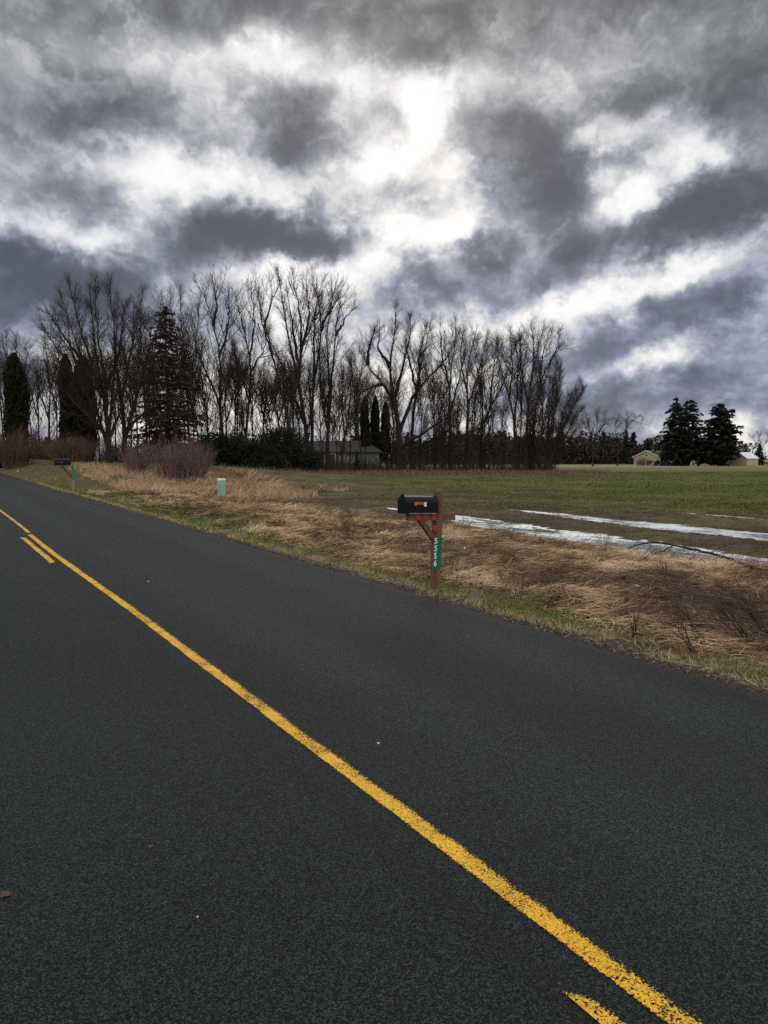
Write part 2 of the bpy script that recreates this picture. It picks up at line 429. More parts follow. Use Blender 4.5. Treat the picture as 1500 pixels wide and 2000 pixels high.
def mat_paint():
    def b(g, bs):
        p, u, t = road_uv(g)
        at_ = g.n('ShaderNodeAttribute', attribute_name='tone').outputs['Fac']      # 0 at the left edge of the stripe, 1 at the right edge
        n1 = g.noise(p, 120.0, 3.0, .75); n2 = g.noise(p, 9.0, 4.0, .65); n3 = g.noise(p, 1.7, 3.0, .6); n4 = g.noise(p, 33.0, 4.0, .7)
        edge = g.math('MAXIMUM', g.ramp(at_, .58, 1.0), g.math('MULTIPLY', g.ramp(at_, .14, .0), .85))
        wear = g.math('ADD', g.math('MULTIPLY', n1, .95), g.math('MULTIPLY_ADD', n2, .32, g.math('MULTIPLY', n3, .22)))
        wear = g.math('ADD', wear, g.math('MULTIPLY_ADD', n4, .35, g.math('MULTIPLY_ADD', edge, .30, g.ramp(at_, 1.0, 2.4, 0, .30))))
        a = g.ramp(wear, .95, 1.02, 1.0, 0.0)
        col = g.mix(g.ramp(n4, .3, .7), (.60, .32, .007), (.80, .445, .017))
        col = g.mix(g.math('MULTIPLY', g.ramp(n2, .5, .8), .25), col, (.42, .27, .10))
        col = g.mix(g.ramp(g.vor(p, 105.0), .35, .75, 0, .45), col, (.22, .13, .02))
        g.L.new(col, bs.inputs['Base Color']); g.L.new(a, bs.inputs['Alpha'])
        bump(g, bs, n1, .7, .004)
    return M("road_paint", b, rough=.7, spec=.35)
PAINT = mat_paint()
def stripe(name, u0, u1, ta, tb, seed, fade=None):
    ts = np.arange(ta, tb, .05) if tb - ta < 60 else np.concatenate([np.arange(ta, 30, .05), np.arange(30, tb, .4)])
    w = .010 * (vnoise(ts * 1.1, ts * 0, seed) - .5) + .010 * (vnoise(ts * 7, ts * 0, seed + 1) - .5)
    w2 = .012 * (vnoise(ts * .8, ts * 0, seed + 2) - .5) + .016 * (vnoise(ts * 9, ts * 0, seed + 3) - .5)
    fr = np.array([0, .14, .35, .6, .8, 1.0])
    off = -.065 - .045 * np.exp(-((ts - 12.8) / 3.5) ** 2) if name == 'centre_line' else 0.0
    L = u0 + off + w * .6; R_ = u1 + off + w2 * .6
    U = L[:, None] + (R_ - L)[:, None] * fr; T = np.tile(ts[:, None], (1, 6))
    V = ut(U, T, .004); n = 6
    i = (np.arange(len(ts) - 1)[:, None] * n + np.arange(n - 1)[None]).ravel()
    me = np_mesh(name, V.reshape(-1, 3), [np.stack([i, i + 1, i + n + 1, i + n], 1)], tone=(np.tile(fr, (len(ts), 1)) + (ss(.22, 0, np.minimum(ts - ta, tb - ts))[:, None] * 1.6 + (.20 if tb < 5 else 0) if name == 'lane_dash' else 0)).ravel())
    tagset(ob(name, me, PAINT), kind='structure')
stripe("centre_line", 1.795, 1.918, -20, 15.5, 41)
stripe("centre_line", 1.825, 1.925, 15.8, 110, 61)
stripe("lane_dash", 1.53, 1.655, 11.2, 15.1, 47)
stripe("lane_dash", 1.575, 1.685, -3.0, 1.56, 53)

# short ragged cracks across the centre line
def crack(pts, w, seed):
    rng = np.random.default_rng(seed); P = []
    for (ua, ta), (ub, tb) in zip(pts[:-1], pts[1:]):
        for s in np.linspace(0, 1, 9)[:-1]: P.append((ua + (ub - ua) * s, ta + (tb - ta) * s))
    P = np.array(P); P += rng.normal(0, .006, P.shape)
    ww = w * rng.uniform(.25, 1.0, len(P)); ww[0] = ww[-1] = .001
    A = ut(P[:, 0], P[:, 1] - ww, .0068); B = ut(P[:, 0], P[:, 1] + ww, .0068)
    V = np.stack([A, B], 1).reshape(-1, 3); i = np.arange(len(P) - 1) * 2
    me = np_mesh("road_crack", V, [np.stack([i, i + 1, i + 3, i + 2], 1)])
    tagset(ob("road_crack", me, TAR), kind='structure')
TAR = plain("tar", (.014, .013, .013), .8, .3, 30)
crack([(1.73, 6.93), (1.82, 6.86), (1.92, 6.84), (1.99, 6.80)], .010, 1)
crack([(1.89, 6.62), (1.97, 6.58), (2.04, 6.56)], .008, 2)
crack([(1.84, 7.62), (1.92, 7.58)], .007, 4)

def mat_water():
    """shallow water, its bright sky reflection painted in as pale patches of base colour"""
    def b(g, bs):
        p, u, t = road_uv(g)
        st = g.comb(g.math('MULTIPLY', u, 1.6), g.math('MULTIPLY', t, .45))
        sky_sheen = g.ramp(g.math('ADD', g.noise(st, 1.0, 5.0, .65), g.math('MULTIPLY_ADD', g.noise(p, 7.0, 4.0, .7), .35, -.17))  , .40, .58)
        col = g.mix(sky_sheen, (.045, .042, .038), g.mix(g.noise(p, 3.0, 4.0, .6), (.42, .455, .48), (.70, .73, .74)))  # whitish colour stands in for reflected sky
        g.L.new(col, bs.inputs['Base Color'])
        g.L.new(g.math('MULTIPLY_ADD', sky_sheen, .28, .07), bs.inputs['Roughness'])
        bs.inputs['IOR'].default_value = 1.33; bs.inputs['Specular IOR Level'].default_value = .5
        h = g.math('ADD', g.noise(p, 6.0, 3.0, .6), g.math('MULTIPLY', g.noise(p, 20.0, 3.0, .6), .4))
        bump(g, bs, h, .35, .02)
    return M("puddle_water", b, rough=.1, spec=.5)
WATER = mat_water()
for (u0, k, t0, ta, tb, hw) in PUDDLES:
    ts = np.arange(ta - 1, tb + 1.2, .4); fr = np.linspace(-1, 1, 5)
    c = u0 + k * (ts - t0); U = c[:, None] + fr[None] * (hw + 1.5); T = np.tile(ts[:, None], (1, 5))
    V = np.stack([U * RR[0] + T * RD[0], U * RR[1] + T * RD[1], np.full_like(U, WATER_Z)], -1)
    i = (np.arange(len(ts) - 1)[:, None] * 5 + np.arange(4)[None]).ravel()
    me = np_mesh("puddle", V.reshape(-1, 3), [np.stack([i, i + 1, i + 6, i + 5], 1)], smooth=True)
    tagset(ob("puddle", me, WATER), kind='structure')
# ------------------------------------------------------------------ growing things
def norm(v): return v / np.maximum(np.linalg.norm(v, axis=-1, keepdims=True), 1e-9)
def perp(rng, d):
    r = rng.normal(size=d.shape); r -= (r * d).sum(-1, keepdims=True) * d
    return norm(r)
def grow(rng, P0, D0, L, k, trop=0.0, wob=.1, pull=None):
    n = len(P0); pts = np.zeros((n, k, 3)); pts[:, 0] = P0; d = D0.copy(); st = (L / (k - 1))[:, None]
    up = np.array([0, 0, 1.0]) if pull is None else np.asarray(pull)
    for i in range(1, k):
        pts[:, i] = pts[:, i - 1] + d * st
        d = norm(d + trop * up + wob * rng.normal(size=d.shape))
    return pts
def spawn(rng, pts, rad, cnt, smin, smax, a0, a1, Lf, rf, k, trop, wob, flat=None):
    """children on every branch: cnt per parent, leaving at a0..a1 degrees, Lf(parent length, s) long"""
    n, kp, _ = pts.shape
    par = np.repeat(np.arange(n), cnt)
    m = len(par)
    s = rng.uniform(smin, smax, m); f = s * (kp - 1); i = np.minimum(f.astype(int), kp - 2); f = (f - i)[:, None]
    p = pts[par, i] * (1 - f) + pts[par, i + 1] * f
    tan = norm(pts[par, i + 1] - pts[par, i])
    a = np.radians(rng.uniform(a0, a1, m))[:, None]
    pr = perp(rng, tan)
    if flat is not None: pr[:, 2] *= flat; pr = norm(pr)
    d = norm(np.cos(a) * tan + np.sin(a) * pr)
    Lp = np.linalg.norm(pts[:, -1] - pts[:, 0], axis=1)[par]
    L = Lf(Lp, s) * rng.uniform(.6, 1.25, m)
    r0 = np.minimum((rad[par, i] * (1 - f[:, 0]) + rad[par, i + 1] * f[:, 0]) * .75, rf(L))
    c = grow(rng, p, d, L, k, trop, wob)
    r = r0[:, None] * np.linspace(1, .35, k)[None]
    return c, r
def tubes(pts, rad, sides):
    n, k, _ = pts.shape
    tan = np.empty_like(pts); tan[:, 1:-1] = pts[:, 2:] - pts[:, :-2]; tan[:, 0] = pts[:, 1] - pts[:, 0]; tan[:, -1] = pts[:, -1] - pts[:, -2]
    tan = norm(tan); ax = norm(pts[:, -1] - pts[:, 0])
    ref = np.where(np.abs(ax[:, 2:3]) > .8, np.array([1.0, 0, 0]), np.array([0, 0, 1.0]))[:, None]
    e1 = norm(np.cross(tan, ref)); e2 = np.cross(tan, e1)
    th = np.arange(sides) * 2 * np.pi / sides
    ring = pts[:, :, None] + rad[:, :, None, None] * (np.cos(th)[None, None, :, None] * e1[:, :, None] + np.sin(th)[None, None, :, None] * e2[:, :, None])
    V = ring.reshape(-1, 3)
    b = (np.arange(n)[:, None, None] * k + np.arange(k - 1)[None, :, None]) * sides
    j = np.arange(sides)[None, None]; j2 = (j + 1) % sides
    q = np.stack([b + j, b + j2, b + sides + j2, b + sides + j], -1).reshape(-1, 4)
    return V, q
class Geo:
    def __init__(s): s.V = []; s.Q = []; s.T = []; s.n = 0; s.tone = []
    def add(s, V, Q=None, T=None, tone=None):
        V = np.asarray(V, float).reshape(-1, 3)
        if Q is not None and len(Q): s.Q.append(np.asarray(Q) + s.n)
        if T is not None and len(T): s.T.append(np.asarray(T) + s.n)
        s.tone.append(np.full(len(V), .5) if tone is None else np.broadcast_to(tone, (len(V),)))
        s.V.append(V); s.n += len(V)
    def tubes(s, p, r, sides, tone=None):
        V, q = tubes(p, r, sides); s.add(V, Q=q, tone=tone)
    def mesh(s, name, org=(0, 0, 0), tone=False, smooth=False):
        V = np.concatenate(s.V) - np.asarray(org)
        fs = []
        if s.Q: fs.append(np.concatenate(s.Q))
        if s.T: fs.append(np.concatenate(s.T))
        return np_mesh(name, V, fs, np.concatenate(s.tone) if tone else None, smooth)
def resample(P, k, rng=None, wob=0.0):
    P = np.asarray(P, float); d = np.concatenate([[0], np.cumsum(np.linalg.norm(np.diff(P, axis=0), axis=1))])
    s = np.linspace(0, d[-1], k)
    # Catmull-like smoothing: resample linearly, then relax
    Q = np.stack([np.interp(s, d, P[:, c]) for c in range(3)], 1)
    for _ in range(2): Q[1:-1] = Q[1:-1] * .5 + (Q[:-2] + Q[2:]) * .25
    if rng is not None: Q[1:-1] += rng.normal(0, wob, (k - 2, 3))
    return Q

BARK = plain("bark_dark", (.025, .0205, .0175), .95, .35, 9, spec=.1)
BARK_BROWN = plain("bark_brown", (.026, .019, .015), .95, .35, 9, spec=.1)
TWIG = plain("twig_brown", (.042, .029, .023), .95, .35, 9, spec=.1)
BARK_PALE = plain("bark_pale", (.055, .048, .042), .95, .3, 9, spec=.1)

def bare_tree(label, D, leaders, r0=.22, seed=0, group='bare trees of the grove', mat=None, name='bare_tree', dens=1.0, twig=.0078, spread=(22, 48),
              Lk=.36, trop=.16, side=0.0, levels=3, cat='tree', low=.16):
    """leaders: branch axes as photo points, standing D metres ahead (each with its own lean in depth)"""
    rng = np.random.default_rng(seed + 1000)
    mat = mat or BARK
    bx = at(leaders[0][0][0], 900, D)[0]; z0 = tz(bx, D); org = np.array([bx, D, z0 - .15])
    tr = Geo(); cr = Geo()
    lead = []; lrad = []
    for li, L in enumerate(leaders):
        P = np.array([at(px, py, D) for px, py in L])
        main = li == 0
        if py_is_base(L, leaders): P[0] = [P[0][0] if li else bx, D, z0 - .15]
        h = P[:, 2] - z0
        lean = rng.uniform(-.22, .22) if not main else rng.uniform(-.06, .06)
        hb = max(h[0], 0)
        if li and not py_is_base(L, leaders):
            # start on the nearest earlier leader
            A = np.concatenate(lead); dd = np.hypot(A[:, 0] - P[0, 0], A[:, 2] - P[0, 2]); P[0] = A[np.argmin(dd)]; y_s = P[0, 1]
        else: y_s = D
        P[1:, 1] = y_s + lean * (h[1:] - hb)
        k = 14
        Q = resample(P, k, rng, .05 * (1 if li else .6))
        rs = r0 * (.98 if main else .62 if not py_is_base(L, leaders) else .8)
        s = np.linspace(0, 1, k); r = .88 * rs * (1 - s) ** 1.15 + .012
        if py_is_base(L, leaders): r[0] *= 1.45; r[1] *= 1.08
        lead.append(Q); lrad.append(r)
    LP = np.stack(lead); LR = np.stack(lrad)
    H = float(LP[:, -1, 2].max() - z0)
    tr.tubes(LP, LR, 7)
    Ln = np.linalg.norm(LP[:, -1] - LP[:, 0], axis=1)
    cnt = np.maximum((Ln * 1.35 * dens).astype(int), 3)
    lf = lambda Lp, s: np.minimum(Lk * H * (1.0 - .78 * s), .55 * Lp + 1) * .9
    a, ar = spawn(rng, LP, LR, cnt, low, .97, spread[0], spread[1], lf, lambda L: .008 + .009 * L, 7, trop, .09)
    tr.tubes(a, ar, 5)
    b, br = spawn(rng, a, ar, 7, .15, .98, 22, 50, lambda Lp, s: Lp * (.62 - .35 * s) + .25, lambda L: .007 + .006 * L, 5, trop * .9, .12)
    cr.tubes(b, br, 3)
    # fine shoots also on the tips of the leaders
    tips, tr_ = spawn(rng, LP, LR, np.maximum((cnt * 1.9).astype(int), 4), .55, 1.0, 12, 40, lambda Lp, s: .9 + 1.6 * (1 - s) + 0 * Lp, lambda L: .013 + 0 * L, 5, trop, .10)
    cr.tubes(tips, tr_, 3)
    if levels >= 3:
        src = np.concatenate([b, tips]); sr = np.concatenate([br, tr_])
        c, c_r = spawn(rng, src, sr, int(round(6 * min(dens, 1.15))), .12, .98, 20, 50, lambda Lp, s: Lp * (.52 - .22 * s) + .22, lambda L: twig + 0 * L, 4, trop * .7, .13)
        cr.tubes(c, c_r, 3)
    o = root(name, org, label, cat, group)
    ob('trunk', tr.mesh('trunk', org, smooth=True), mat, o)
    ob('crown', cr.mesh('crown', org), TWIG if mat is not BARK_PALE else mat, o)
    return o
def py_is_base(L, leaders): return L[0][1] >= 885

# named trees, from the left: (label, distance, leaders in photo points, base radius)
T = []
def tree(*a, **k): T.append((a, k))
tree('pale thin bare tree at the far left edge behind the tall dark arborvitae', 84, [[(18, 905), (20, 800), (14, 720), (10, 640)], [(20, 800), (32, 730), (40, 650)], [(18, 840), (0, 740), (-14, 650)], [(20, 780), (50, 720), (62, 680)]], r0=.20, seed=1, mat=BARK_PALE, dens=1.1)
tree('slender bare tree between the left arborvitae and the pair of arborvitae', 78, [[(98, 905), (96, 830), (100, 760), (92, 690), (88, 640)], [(100, 770), (118, 700), (122, 640)], [(96, 830), (76, 760), (66, 700)]], r0=.17, seed=2, mat=BARK_BROWN)
tree('large wide bare tree with limbs leaning left behind the far mailbox', 62, [[(212, 906), (214, 862), (206, 790), (192, 700), (184, 625), (180, 556)], [(213, 868), (186, 790), (156, 700), (126, 622), (104, 562)], [(214, 862), (216, 760), (206, 650), (210, 556)], [(214, 862), (230, 760), (238, 660), (234, 560)], [(196, 815), (150, 745), (108, 680), (66, 622)], [(206, 790), (176, 690), (152, 610), (140, 552)], [(156, 700), (116, 650), (84, 600)], [(206, 845), (160, 800), (118, 760), (84, 720)], [(216, 760), (244, 690), (256, 600)], [(186, 790), (140, 690), (98, 640)], [(214, 860), (246, 800), (270, 740)]], r0=.27, seed=3, dens=1.35, mat=BARK_BROWN, Lk=.28, low=.10)
tree('many-stemmed bare tree just right of the large leaning tree', 64, [[(238, 906), (247, 850), (238, 767), (228, 690), (238, 590)], [(246, 850), (266, 770), (285, 690), (292, 610)], [(240, 775), (252, 690), (262, 590)], [(250, 850), (284, 800), (312, 740)]], r0=.30, seed=4, dens=1.2)
tree('bare tree partly hidden behind the tall brown spruce', 82, [[(288, 905), (285, 760), (276, 650), (284, 566)], [(286, 780), (306, 690), (322, 570)], [(285, 740), (262, 660), (268, 590)]], r0=.2, seed=5)
tree('bare tree close on the right side of the brown spruce', 84, [[(372, 905), (366, 760), (358, 660), (352, 560)], [(366, 780), (384, 690), (396, 590)], [(366, 760), (340, 650), (334, 565)]], r0=.2, seed=6, dens=1.2)
tree('bare tree whose left trunk leans toward the brown spruce', 76, [[(436, 906), (433, 790), (405, 725), (384, 680), (374, 610)], [(433, 800), (431, 700), (417, 640), (398, 568), (378, 546)], [(431, 700), (446, 630), (444, 560)], [(417, 640), (424, 590), (418, 552)]], r0=.27, seed=7)
tree('slim forked bare tree standing between the spruce side and the tallest tree', 78, [[(482, 906), (480, 833), (491, 780), (493, 727), (491, 692), (480, 650), (468, 600), (455, 562)], [(491, 695), (502, 640), (500, 590), (490, 558)], [(491, 780), (462, 700), (444, 640)], [(493, 735), (516, 680), (524, 640)]], r0=.22, seed=8, dens=.9)
tree('tallest bare tree with long upright leaders behind the green pedestal', 80, [[(605, 908), (597, 833), (589, 788), (584, 727), (560, 650), (556, 590), (541, 524)], [(587, 740), (590, 660), (584, 610), (566, 515)], [(584, 720), (573, 640), (562, 570)], [(597, 833), (570, 760), (545, 700), (520, 650)], [(590, 680), (606, 620), (600, 550)]], r0=.34, seed=9, dens=1.0, Lk=.27, spread=(18, 40))
tree('bare tree leaning left whose stem crosses in front of the tallest tree', 77, [[(574, 908), (571, 847), (549, 761), (533, 687), (525, 644), (509, 600), (501, 552)], [(533, 690), (512, 620), (512, 580)], [(525, 644), (534, 590), (528, 545)]], r0=.23, seed=10, dens=.9, Lk=.26, spread=(18, 42))
tree('bare tree with twin leaders directly right of the tallest tree', 82, [[(608, 906), (609, 820), (613, 729), (629, 673), (632, 628), (619, 580), (610, 522)], [(613, 735), (614, 660), (616, 600), (634, 545)], [(632, 640), (650, 590), (648, 552)]], r0=.27, seed=11, dens=.95, Lk=.25, spread=(18, 40))
tree('bare tree with three tall stems in front of the house', 81, [[(640, 908), (641, 820), (644, 767), (643, 713), (635, 649), (646, 601), (668, 560)], [(641, 815), (648, 767), (655, 687), (657, 650), (667, 593), (692, 590)], [(641, 830), (627, 767), (623, 700), (610, 620)], [(657, 660), (682, 620), (698, 606)]], r0=.28, seed=12, dens=.95, Lk=.26, spread=(18, 42))
tree('small curving bare tree in front of the house window', 79, [[(664, 912), (672, 860), (683, 820), (699, 788), (712, 740)], [(675, 850), (684, 790), (688, 730), (684, 690)], [(672, 860), (666, 790), (672, 720)], [(690, 805), (716, 770), (734, 750)]], r0=.16, seed=13, dens=1.2)
tree('broad old bare tree with thick curved limbs right of the house', 86, [[(783, 918), (779, 833), (772, 785), (758, 725), (766, 671), (779, 620), (768, 588)], [(779, 833), (768, 780), (747, 748), (715, 713), (700, 671)], [(783, 850), (800, 790), (812, 760), (849, 728), (882, 686), (904, 640)], [(790, 880), (822, 850), (866, 820), (900, 800)], [(747, 748), (725, 756), (701, 770)], [(758, 725), (738, 680), (742, 640)], [(772, 785), (790, 700), (806, 640), (800, 610)], [(812, 760), (820, 690), (836, 630)], [(715, 713), (722, 670), (736, 632)]], r0=.44, seed=14, dens=1.25, Lk=.24)
tree('bare tree with a long low limb reaching right across the grove', 87, [[(806, 918), (804, 850), (812, 760), (830, 680), (842, 622)], [(804, 868), (832, 862), (884, 853), (930, 845), (968, 800)], [(812, 760), (796, 690), (790, 640)]], r0=.30, seed=15)
tree('upright bare tree in the middle of the right half of the grove', 88, [[(879, 918), (879, 830), (876, 755), (882, 710), (892, 659), (888, 620)], [(876, 760), (860, 690), (858, 630)], [(879, 800), (900, 730), (912, 670)]], r0=.27, seed=16)
tree('straight bare tree with dense twigs right of the grove middle', 89, [[(909, 918), (913, 830), (915, 770), (912, 716), (928, 665), (934, 636)], [(913, 770), (898, 700), (902, 650)], [(914, 800), (936, 730), (948, 670)]], r0=.25, seed=17, dens=1.15)
tree('thin straight bare tree beside the right-hand leaning tree', 90, [[(942, 918), (942, 830), (942, 755), (938, 710), (955, 650)], [(942, 770), (928, 700), (934, 660)]], r0=.19, seed=18)
tree('bare tree whose trunk slants to the right through the grove', 88, [[(915, 918), (930, 845), (960, 794), (981, 752), (1000, 700), (1010, 660)], [(960, 794), (962, 720), (970, 660)]], r0=.21, seed=19)
tree('two-stemmed bare tree near the right end of the grove', 87, [[(1005, 920), (1006, 830), (993, 770), (987, 740), (972, 715), (972, 655)], [(1006, 830), (1011, 740), (1011, 690), (996, 640)], [(993, 775), (1000, 720), (994, 660)]], r0=.24, seed=20, dens=1.1)
tree('tall bare tree with a wide top near the right end of the grove', 86, [[(1027, 920), (1029, 830), (1034, 755), (1038, 728), (1052, 680), (1063, 636)], [(1030, 800), (1018, 720), (1020, 650)], [(1038, 728), (1040, 670), (1034, 638)]], r0=.26, seed=21, dens=1.1)
tree('bare tree with a crooked top bending right at the grove end', 88, [[(1040, 920), (1041, 830), (1050, 755), (1068, 710), (1084, 686), (1106, 664)], [(1050, 755), (1058, 690), (1076, 648)], [(1068, 710), (1092, 670), (1090, 650)]], r0=.23, seed=22)
tree('multi-stemmed bare tree fanning out to the right at the end of the grove', 86, [[(1066, 921), (1080, 870), (1104, 825), (1122, 792), (1138, 758)], [(1066, 921), (1078, 840), (1094, 785), (1108, 728)], [(1062, 921), (1070, 840), (1080, 760), (1086, 700)], [(1072, 900), (1096, 840), (1112, 790), (1128, 745)], [(1070, 900), (1110, 845), (1136, 800)]], r0=.20, seed=23, dens=1.2, Lk=.28, spread=(10, 30), trop=.2)
tree('low bushy multi-stemmed bare tree at the right corner of the grove', 84, [[(1072, 921), (1094, 870), (1116, 830), (1134, 800)], [(1072, 921), (1086, 850), (1102, 800), (1118, 755)], [(1070, 921), (1080, 840), (1090, 770), (1100, 700)], [(1076, 905), (1106, 860), (1130, 830)], [(1086, 860), (1112, 800), (1132, 765)], [(1068, 921), (1072, 830), (1080, 740)], [(1080, 880), (1098, 820), (1112, 770)]], r0=.13, seed=27, dens=1.5, Lk=.24, spread=(8, 26), trop=.2)
tree('rounded bare tree in the distance at the end of the pale far lane', 175, [[(1158, 909), (1158, 870), (1150, 830), (1140, 800)], [(1158, 870), (1170, 825), (1172, 800)], [(1158, 850), (1184, 825), (1200, 816)], [(1155, 860), (1130, 840), (1122, 815)]], r0=.22, seed=24, dens=1.3, twig=.022, group='bare trees far across the field', trop=.1, Lk=.45, spread=(25, 60))
tree('crooked bare tree in the distance left of the cream farmhouse', 180, [[(1206, 909), (1208, 870), (1222, 840), (1236, 818), (1250, 812)], [(1208, 870), (1200, 835), (1208, 812)], [(1222, 840), (1226, 815), (1234, 808)], [(1236, 820), (1256, 828), (1262, 824)]], r0=.2, seed=25, dens=1.2, twig=.022, group='bare trees far across the field', trop=.08, Lk=.4, spread=(25, 60))
tree('pale bare tree at the far right edge behind the barn', 230, [[(1488, 905), (1488, 880), (1482, 855), (1478, 845)], [(1488, 880), (1500, 855), (1506, 840)], [(1488, 870), (1470, 860), (1464, 850)]], r0=.2, seed=26, dens=1.2, twig=.022, mat=BARK_PALE, group='bare trees far across the field', Lk=.45, spread=(25, 60))
for a, k in T: bare_tree(*a, **k)

# thinner trees standing deeper in the wood, between the named ones: a few kinds, copied
def auto_leaders(rng, px, top, n, w):
    L = [[(px, 906), (px + rng.uniform(-6, 6), 830), (px + rng.uniform(-10, 10), (830 + top) / 2), (px + rng.uniform(-14, 14), top)]]
    for _ in range(n - 1):
        s = rng.uniform(-w, w); y = rng.uniform(790, 850)
        L.append([(px, y), (px + s * .5, y - 60), (px + s, top + rng.uniform(0, 60))])
    return L
rng = np.random.default_rng(77)
protos = []
LAB_BACK = 'thin bare tree standing deep in the wood behind the front trees'
for i, (px, top, n, w) in enumerate([(560, 690, 4, 40), (700, 700, 3, 30), (850, 690, 4, 36), (300, 680, 4, 40)]):
    protos.append(bare_tree(LAB_BACK, 104 + 3 * i, auto_leaders(rng, px, top, n, w), r0=.15, seed=200 + i, group='thin bare trees deep in the wood', dens=.9, twig=.009))
def copy_tree(o, loc, rz, sc, label=None, group=None):
    r = o.copy(); COL.objects.link(r); r.location = loc; r.rotation_euler = (0, 0, rz); r.scale = (sc, sc, sc * .97)
    if label: r['label'] = label
    if group: r['group'] = group
    for ch in o.children:
        c = ch.copy(); COL.objects.link(c); c.parent = r
    return r
for px, D in [(8, 100), (55, 112), (78, 96), (130, 104), (160, 118), (180, 98), (255, 108), (330, 116), (345, 100), (390, 112), (410, 98), (455, 106), (470, 118), (510, 100), (530, 112), (545, 99),
              (585, 118), (628, 106), (650, 118), (690, 110), (720, 101), (735, 116), (765, 104), (820, 112), (865, 101), (895, 108), (925, 117), (955, 103), (980, 110), (1015, 103), (1030, 112), (1055, 104), (25, 95), (66, 92), (112, 95), (148, 93), (196, 94), (226, 97), (245, 90), (270, 94), (292, 98), (312, 92), (360, 96), (378, 93), (404, 105), (428, 95), (447, 92), (468, 98), (498, 94), (522, 97), (560, 93), (570, 104), (600, 99), (640, 110), (665, 104), (700, 108)]:
    x = at(px, 900, D)[0]
    copy_tree(protos[rng.integers(0, 4)], (x, D, tz(x, D) - .15), rng.uniform(0, 6.28), rng.uniform(.72, 1.08))

# saplings crowding the foot of the grove on its right half
sap = []
for i in range(4):
    px = 860; rg = np.random.default_rng(300 + i)
    sap.append(bare_tree('thin dark sapling in the thicket at the foot of the grove', 84.5, [[(px, 918), (px + rg.uniform(-4, 4), 860), (px + rg.uniform(-9, 9), 800), (px + rg.uniform(-14, 14), 745)], [(px, 918), (px + rg.uniform(4, 9), 860), (px + rg.uniform(8, 22), 790)]],
                         r0=.075, seed=310 + i, name='sapling', group='saplings in the thicket under the grove', dens=.65, Lk=.22, spread=(12, 32), cat='sapling'))
for k in range(44):
    px = rng.uniform(752, 1075) if k < 34 else rng.uniform(1010, 1078)
    if k > 36: px = rng.uniform(380, 600)
    if k > 39: px = (630, 658, 684, 712)[k - 40]
    D = rng.uniform(84, 92); x = at(px, 900, D)[0]
    copy_tree(sap[k % 4], (x, D, tz(x, D) - .15), rng.uniform(0, 6.28), rng.uniform(.5, 1.15))

# ---- evergreens
def mat_needle(name, c0, c1, rough=.8):
    def b(g, bs):
        t = g.n('ShaderNodeAttribute', attribute_name='tone').outputs['Fac']
        g.L.new(g.mix(t, c0, c1), bs.inputs['Base Color'])
    return M(name, b, rough=rough, spec=.15)
ND_SPRUCE = mat_needle("spruce_needles", (.026, .019, .014), (.072, .048, .036))
ND_ARB = mat_needle("arborvitae_sprays", (.009, .012, .006), (.026, .026, .014))
ND_PINE = mat_needle("pine_needles", (.007, .011, .007), (.020, .027, .016))
ND_YEW = mat_needle("yew_sprays", (.008, .011, .006), (.028, .034, .016))
def leaves(rng, P, size, asp=.5, up=0.0, dirs=None):
    """small leaf-shaped quads at P"""
    n = len(P)
    a = norm(rng.normal(size=(n, 3)) + np.array([0, 0, up])) if dirs is None else norm(dirs + rng.normal(0, .35, (n, 3)))
    b = perp(rng, a); s = size * rng.uniform(.6, 1.3, n)[:, None]
    V = np.stack([P - a * s * .5, P + b * s * asp * .5, P + a * s * .5, P - b * s * asp * .5], 1).reshape(-1, 3)
    return V, np.arange(n * 4).reshape(-1, 4)
